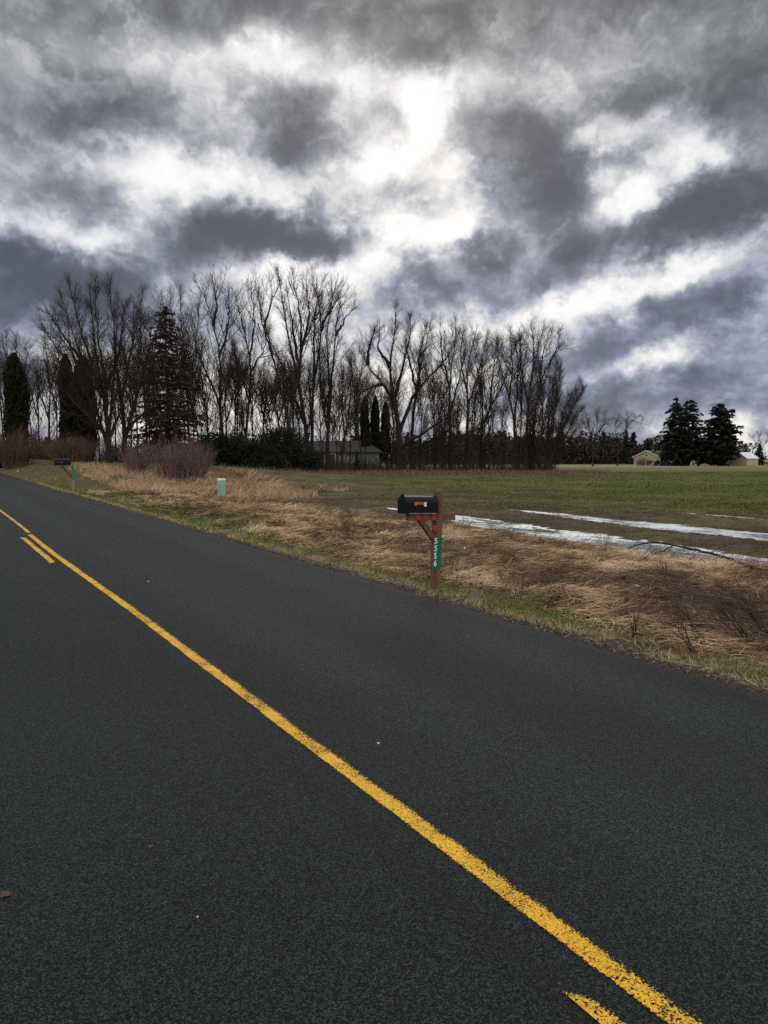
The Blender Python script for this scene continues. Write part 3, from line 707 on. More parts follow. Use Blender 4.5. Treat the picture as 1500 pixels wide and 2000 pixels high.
def conifer(label, px, D, top, halfw, base=908, seed=0, nlev=34, mat=ND_SPRUCE, droop=.12, spray=.3, per=26, gap=.0, prof=None, name='spruce_tree', group=None, cat='spruce', keep=1.0, lo=.04, rise=0.0, trunk=.3):
    rng = np.random.default_rng(seed); x = at(px, 900, D)[0]; z0 = tz(x, D) - .1
    H = at(px, top, D)[2] - z0; W = halfw / F * D
    org = np.array([x, D, z0])
    tk = Geo(); cr = Geo()
    k = 10; zz = np.linspace(0, H, k); p = np.stack([x + rng.normal(0, .05, k), D + rng.normal(0, .05, k), z0 + zz], 1); p[0, :2] = (x, D)
    tk.tubes(p[None], (trunk * (1 - zz / H) + .03)[None], 8)
    P0 = []; D0 = []; L = []
    for i in range(nlev):
        s = lo + (1 - lo) * (i + rng.uniform(-.3, .3)) / nlev
        s = min(max(s, lo), .985)
        wid = W * (prof(s) if prof else (1 - s) ** .85 + .03)
        nb = rng.integers(5, 9)
        a0 = rng.uniform(0, 6.28)
        for j in range(nb):
            if rng.uniform() > keep: continue
            a = a0 + j * 6.283 / nb + rng.uniform(-.3, .3)
            sj = min(max(s + rng.uniform(-.9, .9) / nlev, lo), .985)
            wj = W * (prof(sj) if prof else (1 - sj) ** .85 + .03)
            P0.append((x, D, z0 + sj * H)); D0.append((math.cos(a), math.sin(a), rise + rng.uniform(-.12, .22))); L.append(wj * rng.uniform(.62, 1.18))
    P0 = np.array(P0); D0 = norm(np.array(D0)); L = np.array(L)
    br = grow(rng, P0, D0, L, 7, -droop, .05)
    br[:, -2:, 2] += (.05 * L)[:, None]
    tk.tubes(br, (.02 + .012 * L)[:, None] * np.linspace(1, .3, 7)[None], 4)
    m = np.maximum((per * L / L.max()).astype(int), 5); par = np.repeat(np.arange(len(L)), m)
    s = rng.uniform(.15, 1.02, len(par)); f = np.clip(s, 0, .999) * 6; i = f.astype(int); f = (f - i)[:, None]
    P = br[par, i] * (1 - f) + br[par, i + 1] * f
    tan = norm(br[par, i + 1] - br[par, i]); sidev = norm(np.cross(tan, [0, 0, 1]))
    off = rng.normal(0, .22, len(par)) * L[par] * (1.1 - s)
    P = P + sidev * off[:, None] + np.array([0, 0, -1]) * (np.abs(rng.normal(0, .12, len(par))) * spray * 2)[:, None]
    dirs = tan + sidev * np.sign(off)[:, None] * .8 + np.array([0, 0, -.3])
    V, q = leaves(rng, P, spray, .42, dirs=dirs)
    cr.add(V, Q=q, tone=np.repeat(rng.uniform(0, 1, len(P)) ** 1.5, 4))
    o = root(name, org, label, cat, group)
    ob('trunk', tk.mesh('trunk', org, smooth=True), BARK, o)
    ob('crown', cr.mesh('crown', org, tone=True), mat, o)
    return o
conifer('tall broad dark brown spruce with sky showing between its branches', 330, 73, 592, 100, seed=5, nlev=48, spray=.34, per=120, keep=.95, droop=.10, prof=lambda s: (1 - s) ** .60 * (.86 + .10 * math.sin(s * 23) + .10 * math.sin(s * 61 + 1)) + .02)
pine_prof = lambda s: (.95 - .35 * s) * (1 - s ** 5) * (.7 + .5 * abs(math.sin(s * 21))) if s > .12 else .75
conifer('dark spruce with a pointed top at the left of the big pair beyond the field', 1317, 200, 776, 44, seed=7, nlev=26, spray=1.1, per=60, mat=ND_PINE, name='pine_tree', cat='pine', group='big dark evergreens beyond the field', prof=lambda s: ((1 - s) ** .75 * (.75 + .35 * math.sin(s * 37) ** 2) + .06), trunk=.4, rise=.12)
conifer('dark twin-topped spruce in the middle of the big evergreens', 1344, 203, 779, 46, seed=8, nlev=26, spray=1.1, per=60, mat=ND_PINE, name='pine_tree', cat='pine', group='big dark evergreens beyond the field', prof=lambda s: ((1 - s) ** .6 * (.75 + .35 * math.sin(s * 31) ** 2) + .08), trunk=.4, rise=.25)
conifer('broad dark pine with upswept branch ends in front of the barn', 1404, 198, 788, 46, seed=9, nlev=24, spray=1.25, per=80, mat=ND_PINE, name='pine_tree', cat='pine', group='big dark evergreens beyond the field', prof=lambda s: ((1 - s ** 3.5) * (.62 + .30 * math.sin(s * 19 + 1) ** 2) + .10) if s > .1 else .45, trunk=.5, rise=.35)
conifer('small dark cedar behind the utility pole and farmhouse', 1264, 226, 856, 16, seed=10, nlev=14, spray=.8, per=34, mat=ND_PINE, name='cedar_tree', cat='cedar')
conifer('small dark cedar tree at the right edge behind the barn', 1482, 222, 866, 18, seed=11, nlev=14, spray=.8, per=34, mat=ND_PINE, name='cedar_tree', cat='cedar')
conifer('young dark conifer in front of the house siding', 697, 83, 880, 12, base=915, seed=12, nlev=9, spray=.25, per=34, mat=ND_YEW, name='young_conifer', cat='conifer', trunk=.05)

def columnar(label, px, D, top, halfw, seed, group):
    rng = np.random.default_rng(seed); x = at(px, 900, D)[0]; z0 = tz(x, D) - .1
    H = at(px, top, D)[2] - z0; W = halfw / F * D; org = np.array([x, D, z0])
    g = Geo(); n = 15000
    s = rng.uniform(0, 1, n); a = rng.uniform(0, 6.283, n)
    prof = (np.minimum(1, (s + .08) * 4.0) ** .5) * np.clip(1 - s ** 9, 0, 1) ** .7 * (1 - .16 * s)
    lob = 1 + .16 * np.sin(a * 3 + s * 9 + seed) + .10 * np.sin(a * 7 - s * 23)
    r = W * prof * lob * np.sqrt(rng.uniform(.25, 1.0, n)) * rng.uniform(.9, 1.08, n)
    P = np.stack([x + r * np.cos(a), D + r * np.sin(a), z0 + .05 + s * H * rng.uniform(.97, 1.01, n)], 1)
    d = np.stack([np.cos(a) * .5, np.sin(a) * .5, np.full(n, 1.2)], 1)
    V, q = leaves(rng, P, .30, .5, dirs=d)
    g.add(V, Q=q, tone=np.repeat(rng.uniform(0, 1, n) ** 1.6, 4))
    # dense heart
    k = 12; zz = np.linspace(0, 1, k); sp = (np.minimum(1, (zz + .08) * 4) ** .5) * np.clip(1 - zz ** 9, 0, 1) ** .7 * (1 - .16 * zz)
    ax = np.stack([np.full(k, x), np.full(k, D), z0 + zz * H * .96], 1)
    g.tubes(ax[None], (W * .62 * sp + .02)[None], 9, tone=0.0)
    t = Geo(); t.tubes(np.array([[[x, D, z0 - .1], [x, D, z0 + .5], [x, D, z0 + 1.2]]]), np.array([[.14, .12, .10]]), 7)
    o = root('arborvitae', org, label, 'arborvitae', group)
    ob('trunk', t.mesh('trunk', org), BARK, o); ob('crown', g.mesh('crown', org, tone=True), ND_ARB, o)
columnar('tall dark column-shaped arborvitae by the orange shrub at the far left', 35, 66, 692, 22, 1, 'tall arborvitae columns on the lawn')
columnar('slimmer left one of the two close arborvitae columns', 135, 68, 694, 15, 2, 'tall arborvitae columns on the lawn')
columnar('broader right one of the two close arborvitae columns', 168, 67, 698, 21, 3, 'tall arborvitae columns on the lawn')
columnar('left and tallest of three small arborvitae beside the house', 713, 97, 776, 9, 4, 'three small arborvitae by the house')
columnar('middle one of three small arborvitae beside the house', 733, 97.5, 776, 9, 5, 'three small arborvitae by the house')
columnar('right and lowest of three small arborvitae beside the house', 753, 98, 786, 9, 6, 'three small arborvitae by the house')

def bushy(label, px, D, top, halfw, seed, group=None, name='evergreen_shrub', mat=None, n=9500, size=.22):
    rng = np.random.default_rng(seed); x = at(px, 900, D)[0]; z0 = tz(x, D) - .1
    H = at(px, top, D)[2] - z0; W = halfw / F * D; org = np.array([x, D, z0])
    g = Geo(); t = Geo()
    cl = 16; c = np.stack([rng.uniform(-.8, .8, cl) * W, rng.uniform(-.7, .7, cl) * min(W, 2.2), rng.uniform(.1, .8, cl) * H], 1)
    c[:, 2] *= 1 - .45 * (np.abs(c[:, 0]) / W) ** 2
    cr_ = rng.uniform(.22, .42, cl) * H
    i = rng.integers(0, cl, n); d = norm(rng.normal(size=(n, 3))); rr = cr_[i] * rng.uniform(.3, 1.0, n) ** .45
    P = c[i] + d * rr[:, None] * np.array([1.25, 1.0, .9]); P[:, 2] = np.abs(P[:, 2]) + .03
    V, q = leaves(rng, P + org, size, .5, dirs=d + np.array([0, 0, .3]))
    g.add(V, Q=q, tone=np.repeat(rng.uniform(0, 1, n) ** 1.8, 4))
    st = grow(rng, np.repeat(org[None], cl, 0), norm(c + np.array([0, 0, .4])), np.linalg.norm(c, axis=1), 5, 0, .08)
    t.tubes(st, np.full((cl, 1), .05) * np.linspace(1, .4, 5)[None], 4)
    o = root(name, org, label, 'shrub', group)
    ob('stem', t.mesh('stem', org), BARK, o); ob('foliage', g.mesh('foliage', org, tone=True), mat or ND_YEW, o)
G_ = 'dark evergreen shrubs at the foot of the grove'
bushy('dark evergreen shrub beside the brown thicket left of the pedestal', 432, 70, 838, 28, 1, G_)
bushy('low wide dark evergreen shrub behind the green pedestal', 472, 72, 852, 38, 2, G_)
bushy('dark evergreen shrub below the tallest tree with a peaked top', 552, 74, 828, 26, 3, G_)
bushy('low dark evergreen shrub between the two peaked shrubs', 512, 71, 862, 36, 4, G_)
bushy('dark evergreen shrub against the left end of the house', 588, 75, 858, 26, 5, G_)
bushy('round dark shrub at the far left edge by the lawn', 4, 62, 868, 14, 6, None, n=2500)

def twiggy(label, px, D, base, top, halfw, seed, mat, stems=90, fan=.55, group=None, name='twiggy_shrub', wid=None, twr=.010):
    rng = np.random.default_rng(seed); x = at(px, 900, D)[0]; z0 = tz(x, D) - .05
    H = at(px, top, D)[2] - z0; W = halfw / F * D; org = np.array([x, D, z0])
    bw = W * .55
    P0 = np.stack([x + rng.uniform(-bw, bw, stems), D + rng.uniform(-.6, .6, stems) * min(W, 1.6), np.full(stems, z0)], 1)
    rel = (P0[:, 0] - x) / W
    D0 = norm(np.stack([rel * fan * 1.5 + rng.normal(0, .16, stems), rng.normal(0, .25, stems), np.ones(stems)], 1))
    prof = 1 - .38 * np.abs(rel) ** 2
    L = H * rng.uniform(.45, 1.04, stems) * prof
    a = grow(rng, P0, D0, L, 7, .01, .06); ar = (.016 * rng.uniform(.6, 1.3, stems))[:, None] * np.linspace(1, .4, 7)[None]
    b, br = spawn(rng, a, ar, 7, .15, .98, 14, 40, lambda Lp, s: Lp * (.45 - .25 * s) + .15, lambda L: twr + 0 * L, 4, .05, .1)
    c, c_r = spawn(rng, b, br, 4, .15, .98, 15, 45, lambda Lp, s: Lp * .45 + .1, lambda L: twr * .75 + 0 * L, 3, .05, .1)
    s = Geo(); t = Geo(); s.tubes(a, ar, 4); t.tubes(b, br, 3); t.tubes(c, c_r, 3)
    o = root(name, org, label, 'shrub', group)
    ob('stem', s.mesh('stem', org), mat, o); ob('twigs', t.mesh('twigs', org), mat, o)
TW_ORANGE = plain("twigs_orange", (.115, .062, .036), .9, .35, 5, spec=.1)
TW_RUST = plain("twigs_rust", (.11, .066, .038), .9, .35, 5, spec=.1)
TW_BROWN = plain("twigs_brown", (.150, .098, .085), .9, .35, 5, spec=.1)
TW_DARK = plain("twigs_dark", (.045, .033, .028), .9, .35, 5, spec=.1)
twiggy('orange-brown leafless shrub at the far left below the tall arborvitae', 30, 58, 896, 838, 32, 1, TW_ORANGE, 130, .7, 'orange leafless shrubs by the lawn')
twiggy('wide low orange-brown leafless shrub behind the far mailbox', 138, 54, 908, 853, 54, 2, TW_RUST, 210, .7, 'orange leafless shrubs by the lawn')
twiggy('small dark brown leafless thicket left of the bigger thicket', 268, 46, 930, 862, 32, 3, TW_BROWN, 60, .35, 'brown leafless thickets in the dry grass')
twiggy('large brown leafless thicket standing in the dry grass', 352, 43, 950, 854, 66, 4, TW_BROWN, 150, .40, 'brown leafless thickets in the dry grass')
twiggy('reddish leafless shrub in front of the cream farmhouse', 1258, 196, 908, 892, 20, 5, plain("twigs_red", (.13, .05, .035), .9, .3, 5), 120, .4, None, twr=.03)

# dark brushwood along the foot of the grove
def undergrowth():
    rng = np.random.default_rng(5); g = Geo(); n = 2520
    px = np.concatenate([rng.uniform(745, 1085, n - 1720), rng.uniform(400, 620, 700), rng.uniform(600, 750, 620), rng.uniform(240, 420, 400)])
    D = np.concatenate([rng.uniform(83, 96, n - 400), rng.uniform(66, 80, 400)]); x = (px - 750) / F * D
    z = terrain(x, D)
    d = norm(np.stack([rng.normal(0, .4, n), rng.normal(0, .3, n), np.ones(n)], 1))
    a = grow(rng, np.stack([x, D, z], 1), d, rng.uniform(.4, 1.0, n) * rng.uniform(.8, 2.6, n), 6, .02, .12)
    g.tubes(a, np.full((n, 1), .018) * np.linspace(1, .4, 6)[None], 3)
    b, br = spawn(rng, a, np.full((n, 6), .014), 6, .1, .95, 20, 60, lambda Lp, s: Lp * .45, lambda L: .011 + 0 * L, 4, .03, .15)
    g.tubes(b, br, 3)
    m = 2500; px = np.concatenate([rng.uniform(-40, 640, 2000), rng.uniform(640, 1060, 500)]); D = np.where(px > 600, rng.uniform(107, 120, m), rng.uniform(88, 118, m)); x = (px - 750) / F * D; z = terrain(x, D)
    d = norm(np.stack([rng.normal(0, .3, m), rng.normal(0, .3, m), np.ones(m)], 1)); L = rng.uniform(.8, 3.2, m) * np.where(rng.uniform(0, 1, m) < .3, 1.7, 1) * np.where(px > 640, .8, 1.1)
    a = grow(rng, np.stack([x, D, z], 1), d, L, 6, .02, .12)
    g.tubes(a, np.full((m, 1), .018) * np.linspace(1, .4, 6)[None], 3)
    b, br = spawn(rng, a, np.full((m, 6), .018), 8, .15, .97, 20, 60, lambda Lp, s: Lp * .42, lambda L: .010 + 0 * L, 4, .03, .15)
    g.tubes(b, br, 3)
    c, c_r = spawn(rng, b, br, 2, .2, .97, 20, 60, lambda Lp, s: Lp * .5, lambda L: .009 + 0 * L, 3, .03, .15)
    g.tubes(c, c_r, 3)
    o = ob('undergrowth', g.mesh('undergrowth'), TW_DARK)
    tagset(o, 'dark leafless brushwood along the foot of the grove', 'undergrowth', kind='stuff')
undergrowth()

# the far wood beyond the field
def distant_wood():
    rng = np.random.default_rng(9); g = Geo()
    for k in range(430):
        D = rng.uniform(255, 330); x = rng.uniform(-230, 300)
        if k < 220: x = rng.uniform(-10, 125) * D / 255
        z0 = float(terrain(np.array([x]), np.array([D]))[0]) - .3
        ever = rng.uniform() < .4
        H = rng.uniform(7, 13) * (1.0 if x < 95 else .9); W = H * (rng.uniform(.16, .26) if ever else rng.uniform(.35, .6))
        n = 260
        s = rng.uniform(0, 1, n); a = rng.uniform(0, 6.283, n)
        prof = (1 - s) ** .8 + .05 if ever else np.sqrt(np.clip(1 - (s * 1.9 - .95) ** 2, 0, 1)) * .9 + .1
        r = W * prof * np.sqrt(rng.uniform(.1, 1, n))
        P = np.stack([x + r * np.cos(a), D + r * np.sin(a), z0 + s * H], 1)
        V, q = leaves(rng, P, 1.5 if ever else 1.5, .55 if ever else .4)
        g.add(V, Q=q, tone=np.repeat(rng.uniform(0, .5, n) + (0 if ever else .5), 4))
        g.tubes(np.array([[[x, D, z0], [x, D, z0 + H * .5], [x, D, z0 + H * .97]]]), np.array([[.25, .18, .03]]), 4, tone=.3)
    o = ob('distant_wood', g.mesh('distant_wood', tone=True), mat_needle("distant_wood", (.010, .013, .009), (.040, .031, .025)))
    tagset(o, 'dark mixed wood along the far side of the field', 'wood', kind='stuff')
distant_wood()
# ------------------------------------------------------------------ buildings
import bmesh
def bm_ob(name, bm, mat, parent=None, smooth=False):
    me = bpy.data.meshes.new(name); bmesh.ops.recalc_face_normals(bm, faces=bm.faces[:]); bm.to_mesh(me); bm.free()
    if smooth:
        for p in me.polygons: p.use_smooth = True
    return ob(name, me, mat, parent)
def box(bm, c, s, rot=None, bev=0.0):
    r = bmesh.ops.create_cube(bm, size=1.0)
    v = r['verts']
    mtx = Matrix.Translation(c) @ (rot.to_4x4() if rot is not None else Matrix()) @ Matrix.Diagonal((*s, 1))
    bmesh.ops.transform(bm, matrix=mtx, verts=v)
    if bev:
        e = list({e for x in v for e in x.link_edges})
        bmesh.ops.bevel(bm, geom=e, offset=bev, segments=2, profile=.6, affect='EDGES')
def slab(bm, pts, th):
    """a sheet through pts, th thick downwards"""
    a = [bm.verts.new(p) for p in pts]; b = [bm.verts.new((p[0], p[1], p[2] - th)) for p in pts]
    n = len(pts); bm.faces.new(a); bm.faces.new(b[::-1])
    for i in range(n): bm.faces.new((a[i], b[i], b[(i + 1) % n], a[(i + 1) % n]))
def part_box(name, mat, parent, *boxes, bev=0.0):
    bm = bmesh.new()
    for bx in boxes: box(bm, *bx, bev=bev)
    return bm_ob(name, bm, mat, parent)

WHITE = plain("white_trim", (.62, .62, .60), .6, .12, 4)
CREAM = plain("cream_siding", (.36, .295, .175), .8, .15, 3)
GREENROOF = plain("green_roof", (.022, .065, .048), .6, .2, 2)
SHINGLE = plain("dark_shingles", (.045, .040, .038), .9, .35, 6)
METALROOF = plain("pale_metal_roof", (.60, .62, .64), .45, .12, 2)
GLASS = plain("window_glass", (.012, .014, .016), .08, .2, 2, spec=.6)
DOORBROWN = plain("brown_door", (.075, .045, .035), .7, .2, 4)
SIDING = plain("grey_green_siding", (.22, .24, .22), .8, .22, 1.5)
DARKMETAL = plain("dark_metal", (.02, .02, .022), .5, .2, 5)
POLEWOOD = plain("pole_wood", (.10, .075, .055), .9, .3, 5)

def window(parent, mat_f, c, w, h, face='y', sgn=-1, mull=1):
    """frame with a pane set back in it; c is the middle of the opening on the wall face"""
    t, d = .09, .07
    def B(u, z, su, sz, dd, off):
        return ((c[0] + u, c[1] + sgn * off, c[2] + z), (su, dd, sz)) if face == 'y' else ((c[0] + sgn * off, c[1] + u, c[2] + z), (dd, su, sz))
    bx = [B(0, h / 2 - t / 2, w, t, d, .02), B(0, -h / 2 + t / 2, w, t, d, .02), B(-w / 2 + t / 2, 0, t, h - 2 * t, d, .02), B(w / 2 - t / 2, 0, t, h - 2 * t, d, .02)]
    for k in range(mull): bx.append(B(-w / 2 + w * (k + 1) / (mull + 1), 0, t * .8, h - 2 * t, d * .8, .02))
    f = part_box('window', mat_f, parent, *bx)
    part_box('pane', GLASS, f, B(0, 0, w - t, h - t, .02, .003))
    return f
def gable_house(name, label, cat, px, D, w, L, eave, peak, rz, wall, roofm, over=.35, roof_th=.12):
    p = at(px, 905, D); z0 = tz(p[0], D) - .05
    o = root(name, (p[0], D, z0), label, cat, None, rz)
    bm = bmesh.new()
    pr = [(-w / 2, 0), (w / 2, 0), (w / 2, eave), (0, peak), (-w / 2, eave)]
    a = [bm.verts.new((x, 0, z)) for x, z in pr]; b = [bm.verts.new((x, L, z)) for x, z in pr]
    bm.faces.new(a); bm.faces.new(b[::-1])
    for i in range(5):
        if i in (2, 3): continue
        bm.faces.new((a[i], b[i], b[(i + 1) % 5], a[(i + 1) % 5]))
    bm.faces.new((a[2], a[3], b[3], b[2])); bm.faces.new((a[3], a[4], b[4], b[3]))
    bm_ob('wall', bm, wall, o)
    bm = bmesh.new(); k = (peak - eave) / (w / 2); lift = roof_th + .03
    for s in (-1, 1):
        e = (s * (w / 2 + over), eave - k * over + lift)
        slab(bm, [(0, -over, peak + lift), (e[0], -over, e[1]), (e[0], L + over, e[1]), (0, L + over, peak + lift)], roof_th)
    r = bm_ob('roof', bm, roofm, o)
    bm = bmesh.new()          # pale rake boards along the gable
    for s in (-1, 1):
        e = (s * (w / 2 + over), eave - k * over + lift)
        slab(bm, [(0, -over - .04, peak + lift + .02), (e[0], -over - .04, e[1] + .02), (e[0], -over - .003, e[1] + .02), (0, -over - .003, peak + lift + .02)], .22)
    bm_ob('rake_board', bm, WHITE, r)
    return o
RZ = math.radians(-60)
h = gable_house('farmhouse', 'small cream farmhouse with a green roof far across the field', 'house', 1263, 205, 9.2, 11, 2.5, 4.35, RZ, CREAM, GREENROOF)
window(h, WHITE, (.9, 0, 1.15), 2.0, 1.15); window(h, WHITE, (-.1, 0, 3.1), .8, .9, mull=0)
window(h, WHITE, (4.6, 3.0, 1.3), 1.0, 1.2, 'x', 1, 0); window(h, WHITE, (4.6, 7.0, 1.3), 1.0, 1.2, 'x', 1, 0)
part_box('door', WHITE, h, ((4.62, 5.0, 1.02), (.06, .95, 2.0)))
part_box('chimney', plain("brick", (.16, .07, .05), .9, .3, 8), h, ((.3, 6.0, 4.6), (.5, .5, 1.1)))
b = gable_house('barn', 'cream barn with a pale metal roof right of the big evergreens', 'barn', 1443, 200, 4.7, 5.2, 2.2, 3.75, RZ, CREAM, METALROOF, over=.2)
part_box('door', plain("barn_door", (.34, .26, .17), .8, .2, 4), b, ((2.38, 1.6, 1.0), (.06, 1.9, 1.95)), ((2.38, 3.65, 1.0), (.06, 1.9, 1.95)))
part_box('hatch', DOORBROWN, b, ((0, -.03, 2.7), (.7, .06, .7)))
s = gable_house('shed', 'small tan shed half hidden beside the trunk of the broad pine', 'shed', 1411, 203, 2.0, 2.4, 1.35, 1.9, RZ, plain("tan_boards", (.28, .21, .13), .8, .2, 4), SHINGLE, over=.15)
part_box('door', DOORBROWN, s, ((0, -.03, .7), (.7, .05, 1.3)))

def grove_house():
    D = 95; x0, x1 = at(578, 900, D)[0], at(741, 900, D)[0]; w = x1 - x0; z0 = tz((x0 + x1) / 2, D) - .1
    o = root('bungalow', ((x0 + x1) / 2, D, z0), 'low grey-green house with lap siding half hidden behind the grove trunks', 'house')
    e = 2.55; d = 7.5; pk = 4.15; nb = 15; hb = e / nb
    bm = bmesh.new(); box(bm, (0, d / 2, e / 2), (w - .06, d - .06, e))
    for i in range(nb):       # lapped boards, each leaning out over the one below
        z = i * hb
        for (xa, ya, xb, yb, nx, ny) in ((-w / 2, 0, w / 2, 0, 0, -1), (w / 2, 0, w / 2, d, 1, 0), (-w / 2, d, -w / 2, 0, -1, 0)):
            lo, hi = .035, .006
            v = [bm.verts.new(p) for p in ((xa + nx * lo, ya + ny * lo, z), (xb + nx * lo, yb + ny * lo, z), (xb + nx * hi, yb + ny * hi, z + hb), (xa + nx * hi, ya + ny * hi, z + hb), (xa, ya, z), (xb, yb, z))]
            bm.faces.new(v[:4]); bm.faces.new((v[4], v[5], v[1], v[0]))
    bm_ob('wall', bm, SIDING, o)
    bm = bmesh.new(); ov = .4
    A = [(-w / 2 - ov, -ov), (w / 2 + ov, -ov), (w / 2 + ov, d + ov), (-w / 2 - ov, d + ov)]
    r0, r1 = (-w / 2 + 1.2, d / 2, pk), (w / 2 - 1.9, d / 2, pk); ez = e + .02
    c = [bm.verts.new((x, y, ez)) for x, y in A]; rr = [bm.verts.new(r0), bm.verts.new(r1)]
    c2 = [bm.verts.new((x, y, ez - .16)) for x, y in A]
    bm.faces.new((c[0], c[1], rr[1], rr[0])); bm.faces.new((c[1], c[2], rr[1])); bm.faces.new((c[2], c[3], rr[0], rr[1])); bm.faces.new((c[3], c[0], rr[0]))
    for i in range(4): bm.faces.new((c[i], c2[i], c2[(i + 1) % 4], c[(i + 1) % 4]))
    bm.faces.new(c2[::-1])
    bm_ob('roof', bm, SHINGLE, o)
    X = lambda px: at(px, 900, D)[0] - (x0 + x1) / 2
    f = part_box('window_frame', WHITE, o, ((X(649), -.06, 2.30), (.95, .10, .14)), ((X(649) - .42, -.06, 1.30), (.12, .10, 1.86)), ((X(649) + .42, -.06, 1.30), (.12, .10, 1.86)), ((X(649), -.06, .30), (.95, .10, .14)))
    part_box('shutter', DOORBROWN, f, ((X(649), -.05, 1.30), (.72, .05, 1.86)))
    window(o, WHITE, (X(610), -.035, 1.5), 1.2, 1.0)
    p = part_box('porch_roof', SHINGLE, o, ((w / 2 + .75, 1.8, 2.35), (1.5, 2.8, .12)))
    part_box('porch_post', WHITE, p, ((w / 2 + 1.3, .55, 1.12), (.1, .1, 2.3))); part_box('porch_post', WHITE, p, ((w / 2 + 1.3, 3.05, 1.12), (.1, .1, 2.3)))
grove_house()
def lathe(bm, prof, seg=16, cx=0, cy=0):
    rings = []
    for r, z in prof: rings.append([bm.verts.new((cx + r * math.cos(2 * math.pi * i / seg), cy + r * math.sin(2 * math.pi * i / seg), z)) for i in range(seg)])
    for a, b_ in zip(rings[:-1], rings[1:]):
        for i in range(seg): bm.faces.new((a[i], a[(i + 1) % seg], b_[(i + 1) % seg], b_[i]))
    bm.faces.new(rings[0][::-1]); bm.faces.new(rings[-1])
p = at(749, 910, 93)
o = root('barrel', (p[0], 93, tz(p[0], 93) + .15), 'small white barrel beside the right corner of the grey-green house', 'barrel')
bm = bmesh.new(); lathe(bm, [(.24, 0), (.27, .2), (.28, .4), (.27, .6), (.24, .75)]); bm_ob('body', bm, WHITE, o, True)
bm = bmesh.new(); lathe(bm, [(.25, .752), (.25, .79), (.20, .80)]); bm_ob('lid', bm, WHITE, o)

# utility pole behind the farmhouse
p = at(1275, 905, 224)
o = root('utility_pole', (p[0], 224, tz(p[0], 224)), 'thin utility pole with a crossarm rising behind the farmhouse roof', 'utility pole')
bm = bmesh.new(); lathe(bm, [(.16, -.2), (.15, 4), (.12, 8.4)], 8); bm_ob('pole', bm, POLEWOOD, o)
part_box('crossarm', POLEWOOD, o, ((0, -.18, 7.9), (2.2, .12, .14)))
bm = bmesh.new(); lathe(bm, [(.2, 6.6), (.22, 6.7), (.22, 7.3), (.1, 7.4)], 10, .34, 0); bm_ob('transformer', bm, plain("grey_metal", (.3, .3, .3), .5), o)
# doghouse under the big evergreens
p = at(1354, 908, 196)
o = root('doghouse', (p[0], 196, tz(p[0], 196)), 'small pale round-topped doghouse under the big evergreens', 'doghouse', None, math.radians(-25))
bm = bmesh.new(); n = 12; outl = [(-.75, 0), (-.75, .8)] + [(-.75 * math.cos(a), .8 + .65 * math.sin(a)) for a in np.linspace(.2, math.pi - .2, n)] + [(.75, .8), (.75, 0)]
A = [bm.verts.new((x, 0, z)) for x, z in outl]; B_ = [bm.verts.new((x, 1.3, z)) for x, z in outl]
bm.faces.new(A); bm.faces.new(B_[::-1])
for i in range(len(outl)): bm.faces.new((A[i], B_[i], B_[(i + 1) % len(outl)], A[(i + 1) % len(outl)]))
bm_ob('shell', bm, plain("pale_shell", (.42, .36, .28), .8), o)
part_box('doorway', DARKMETAL, o, ((0, -.01, .55), (.5, .03, .75)), bev=.01)
# white car parked by the farmhouse
def car():
    p = at(1301, 908, 201)
    o = root('parked_car', (p[0], 201, tz(p[0], 201)), 'white car parked between the farmhouse and the big evergreens', 'car', None, math.radians(-12))
    bm = bmesh.new(); W = .85
    sec = [(-2.2, .35), (-2.25, .75), (-1.5, .92), (-.75, 1.42), (.9, 1.45), (1.75, .98), (2.2, .9), (2.25, .4)]
    A = [bm.verts.new((x, -W * (.86 if z > 1.2 else 1), z)) for x, z in sec]; B_ = [bm.verts.new((x, W * (.86 if z > 1.2 else 1), z)) for x, z in sec]
    bm.faces.new(A); bm.faces.new(B_[::-1])
    for i in range(len(sec)): bm.faces.new((A[i], B_[i], B_[(i + 1) % len(sec)], A[(i + 1) % len(sec)]))
    bmesh.ops.bevel(bm, geom=bm.edges[:], offset=.05, segments=2, affect='EDGES')
    bm_ob('body', bm, plain("white_car_paint", (.75, .75, .75), .3, .04, 3, spec=.5), o)
    part_box('side_window', GLASS, o, ((0, -.80, 1.17), (1.75, .03, .34)), bev=.01)
    for x in (-1.4, 1.4):
        for y in (-.78, .78):
            bm = bmesh.new(); bmesh.ops.create_cone(bm, cap_ends=True, segments=20, radius1=.33, radius2=.33, depth=.22)
            bmesh.ops.transform(bm, matrix=Matrix.Translation((x, y, .33)) @ Matrix.Rotation(math.pi / 2, 4, 'X'), verts=bm.verts[:])
            wl = bm_ob('wheel', bm, DARKMETAL, o)
car()
# pale lane far behind the grove
xs = np.linspace(-30, 70, 40); V = []
for x in xs:
    for y in (166, 180): V.append((x, y + .05 * x, tz(x, y + .05 * x) + .08))
i = np.arange(39) * 2
tagset(ob('lane', np_mesh('lane', V, [np.stack([i, i + 2, i + 3, i + 1], 1)]), plain("pale_gravel", (.42, .41, .40), .9, .2, .5)), kind='structure')

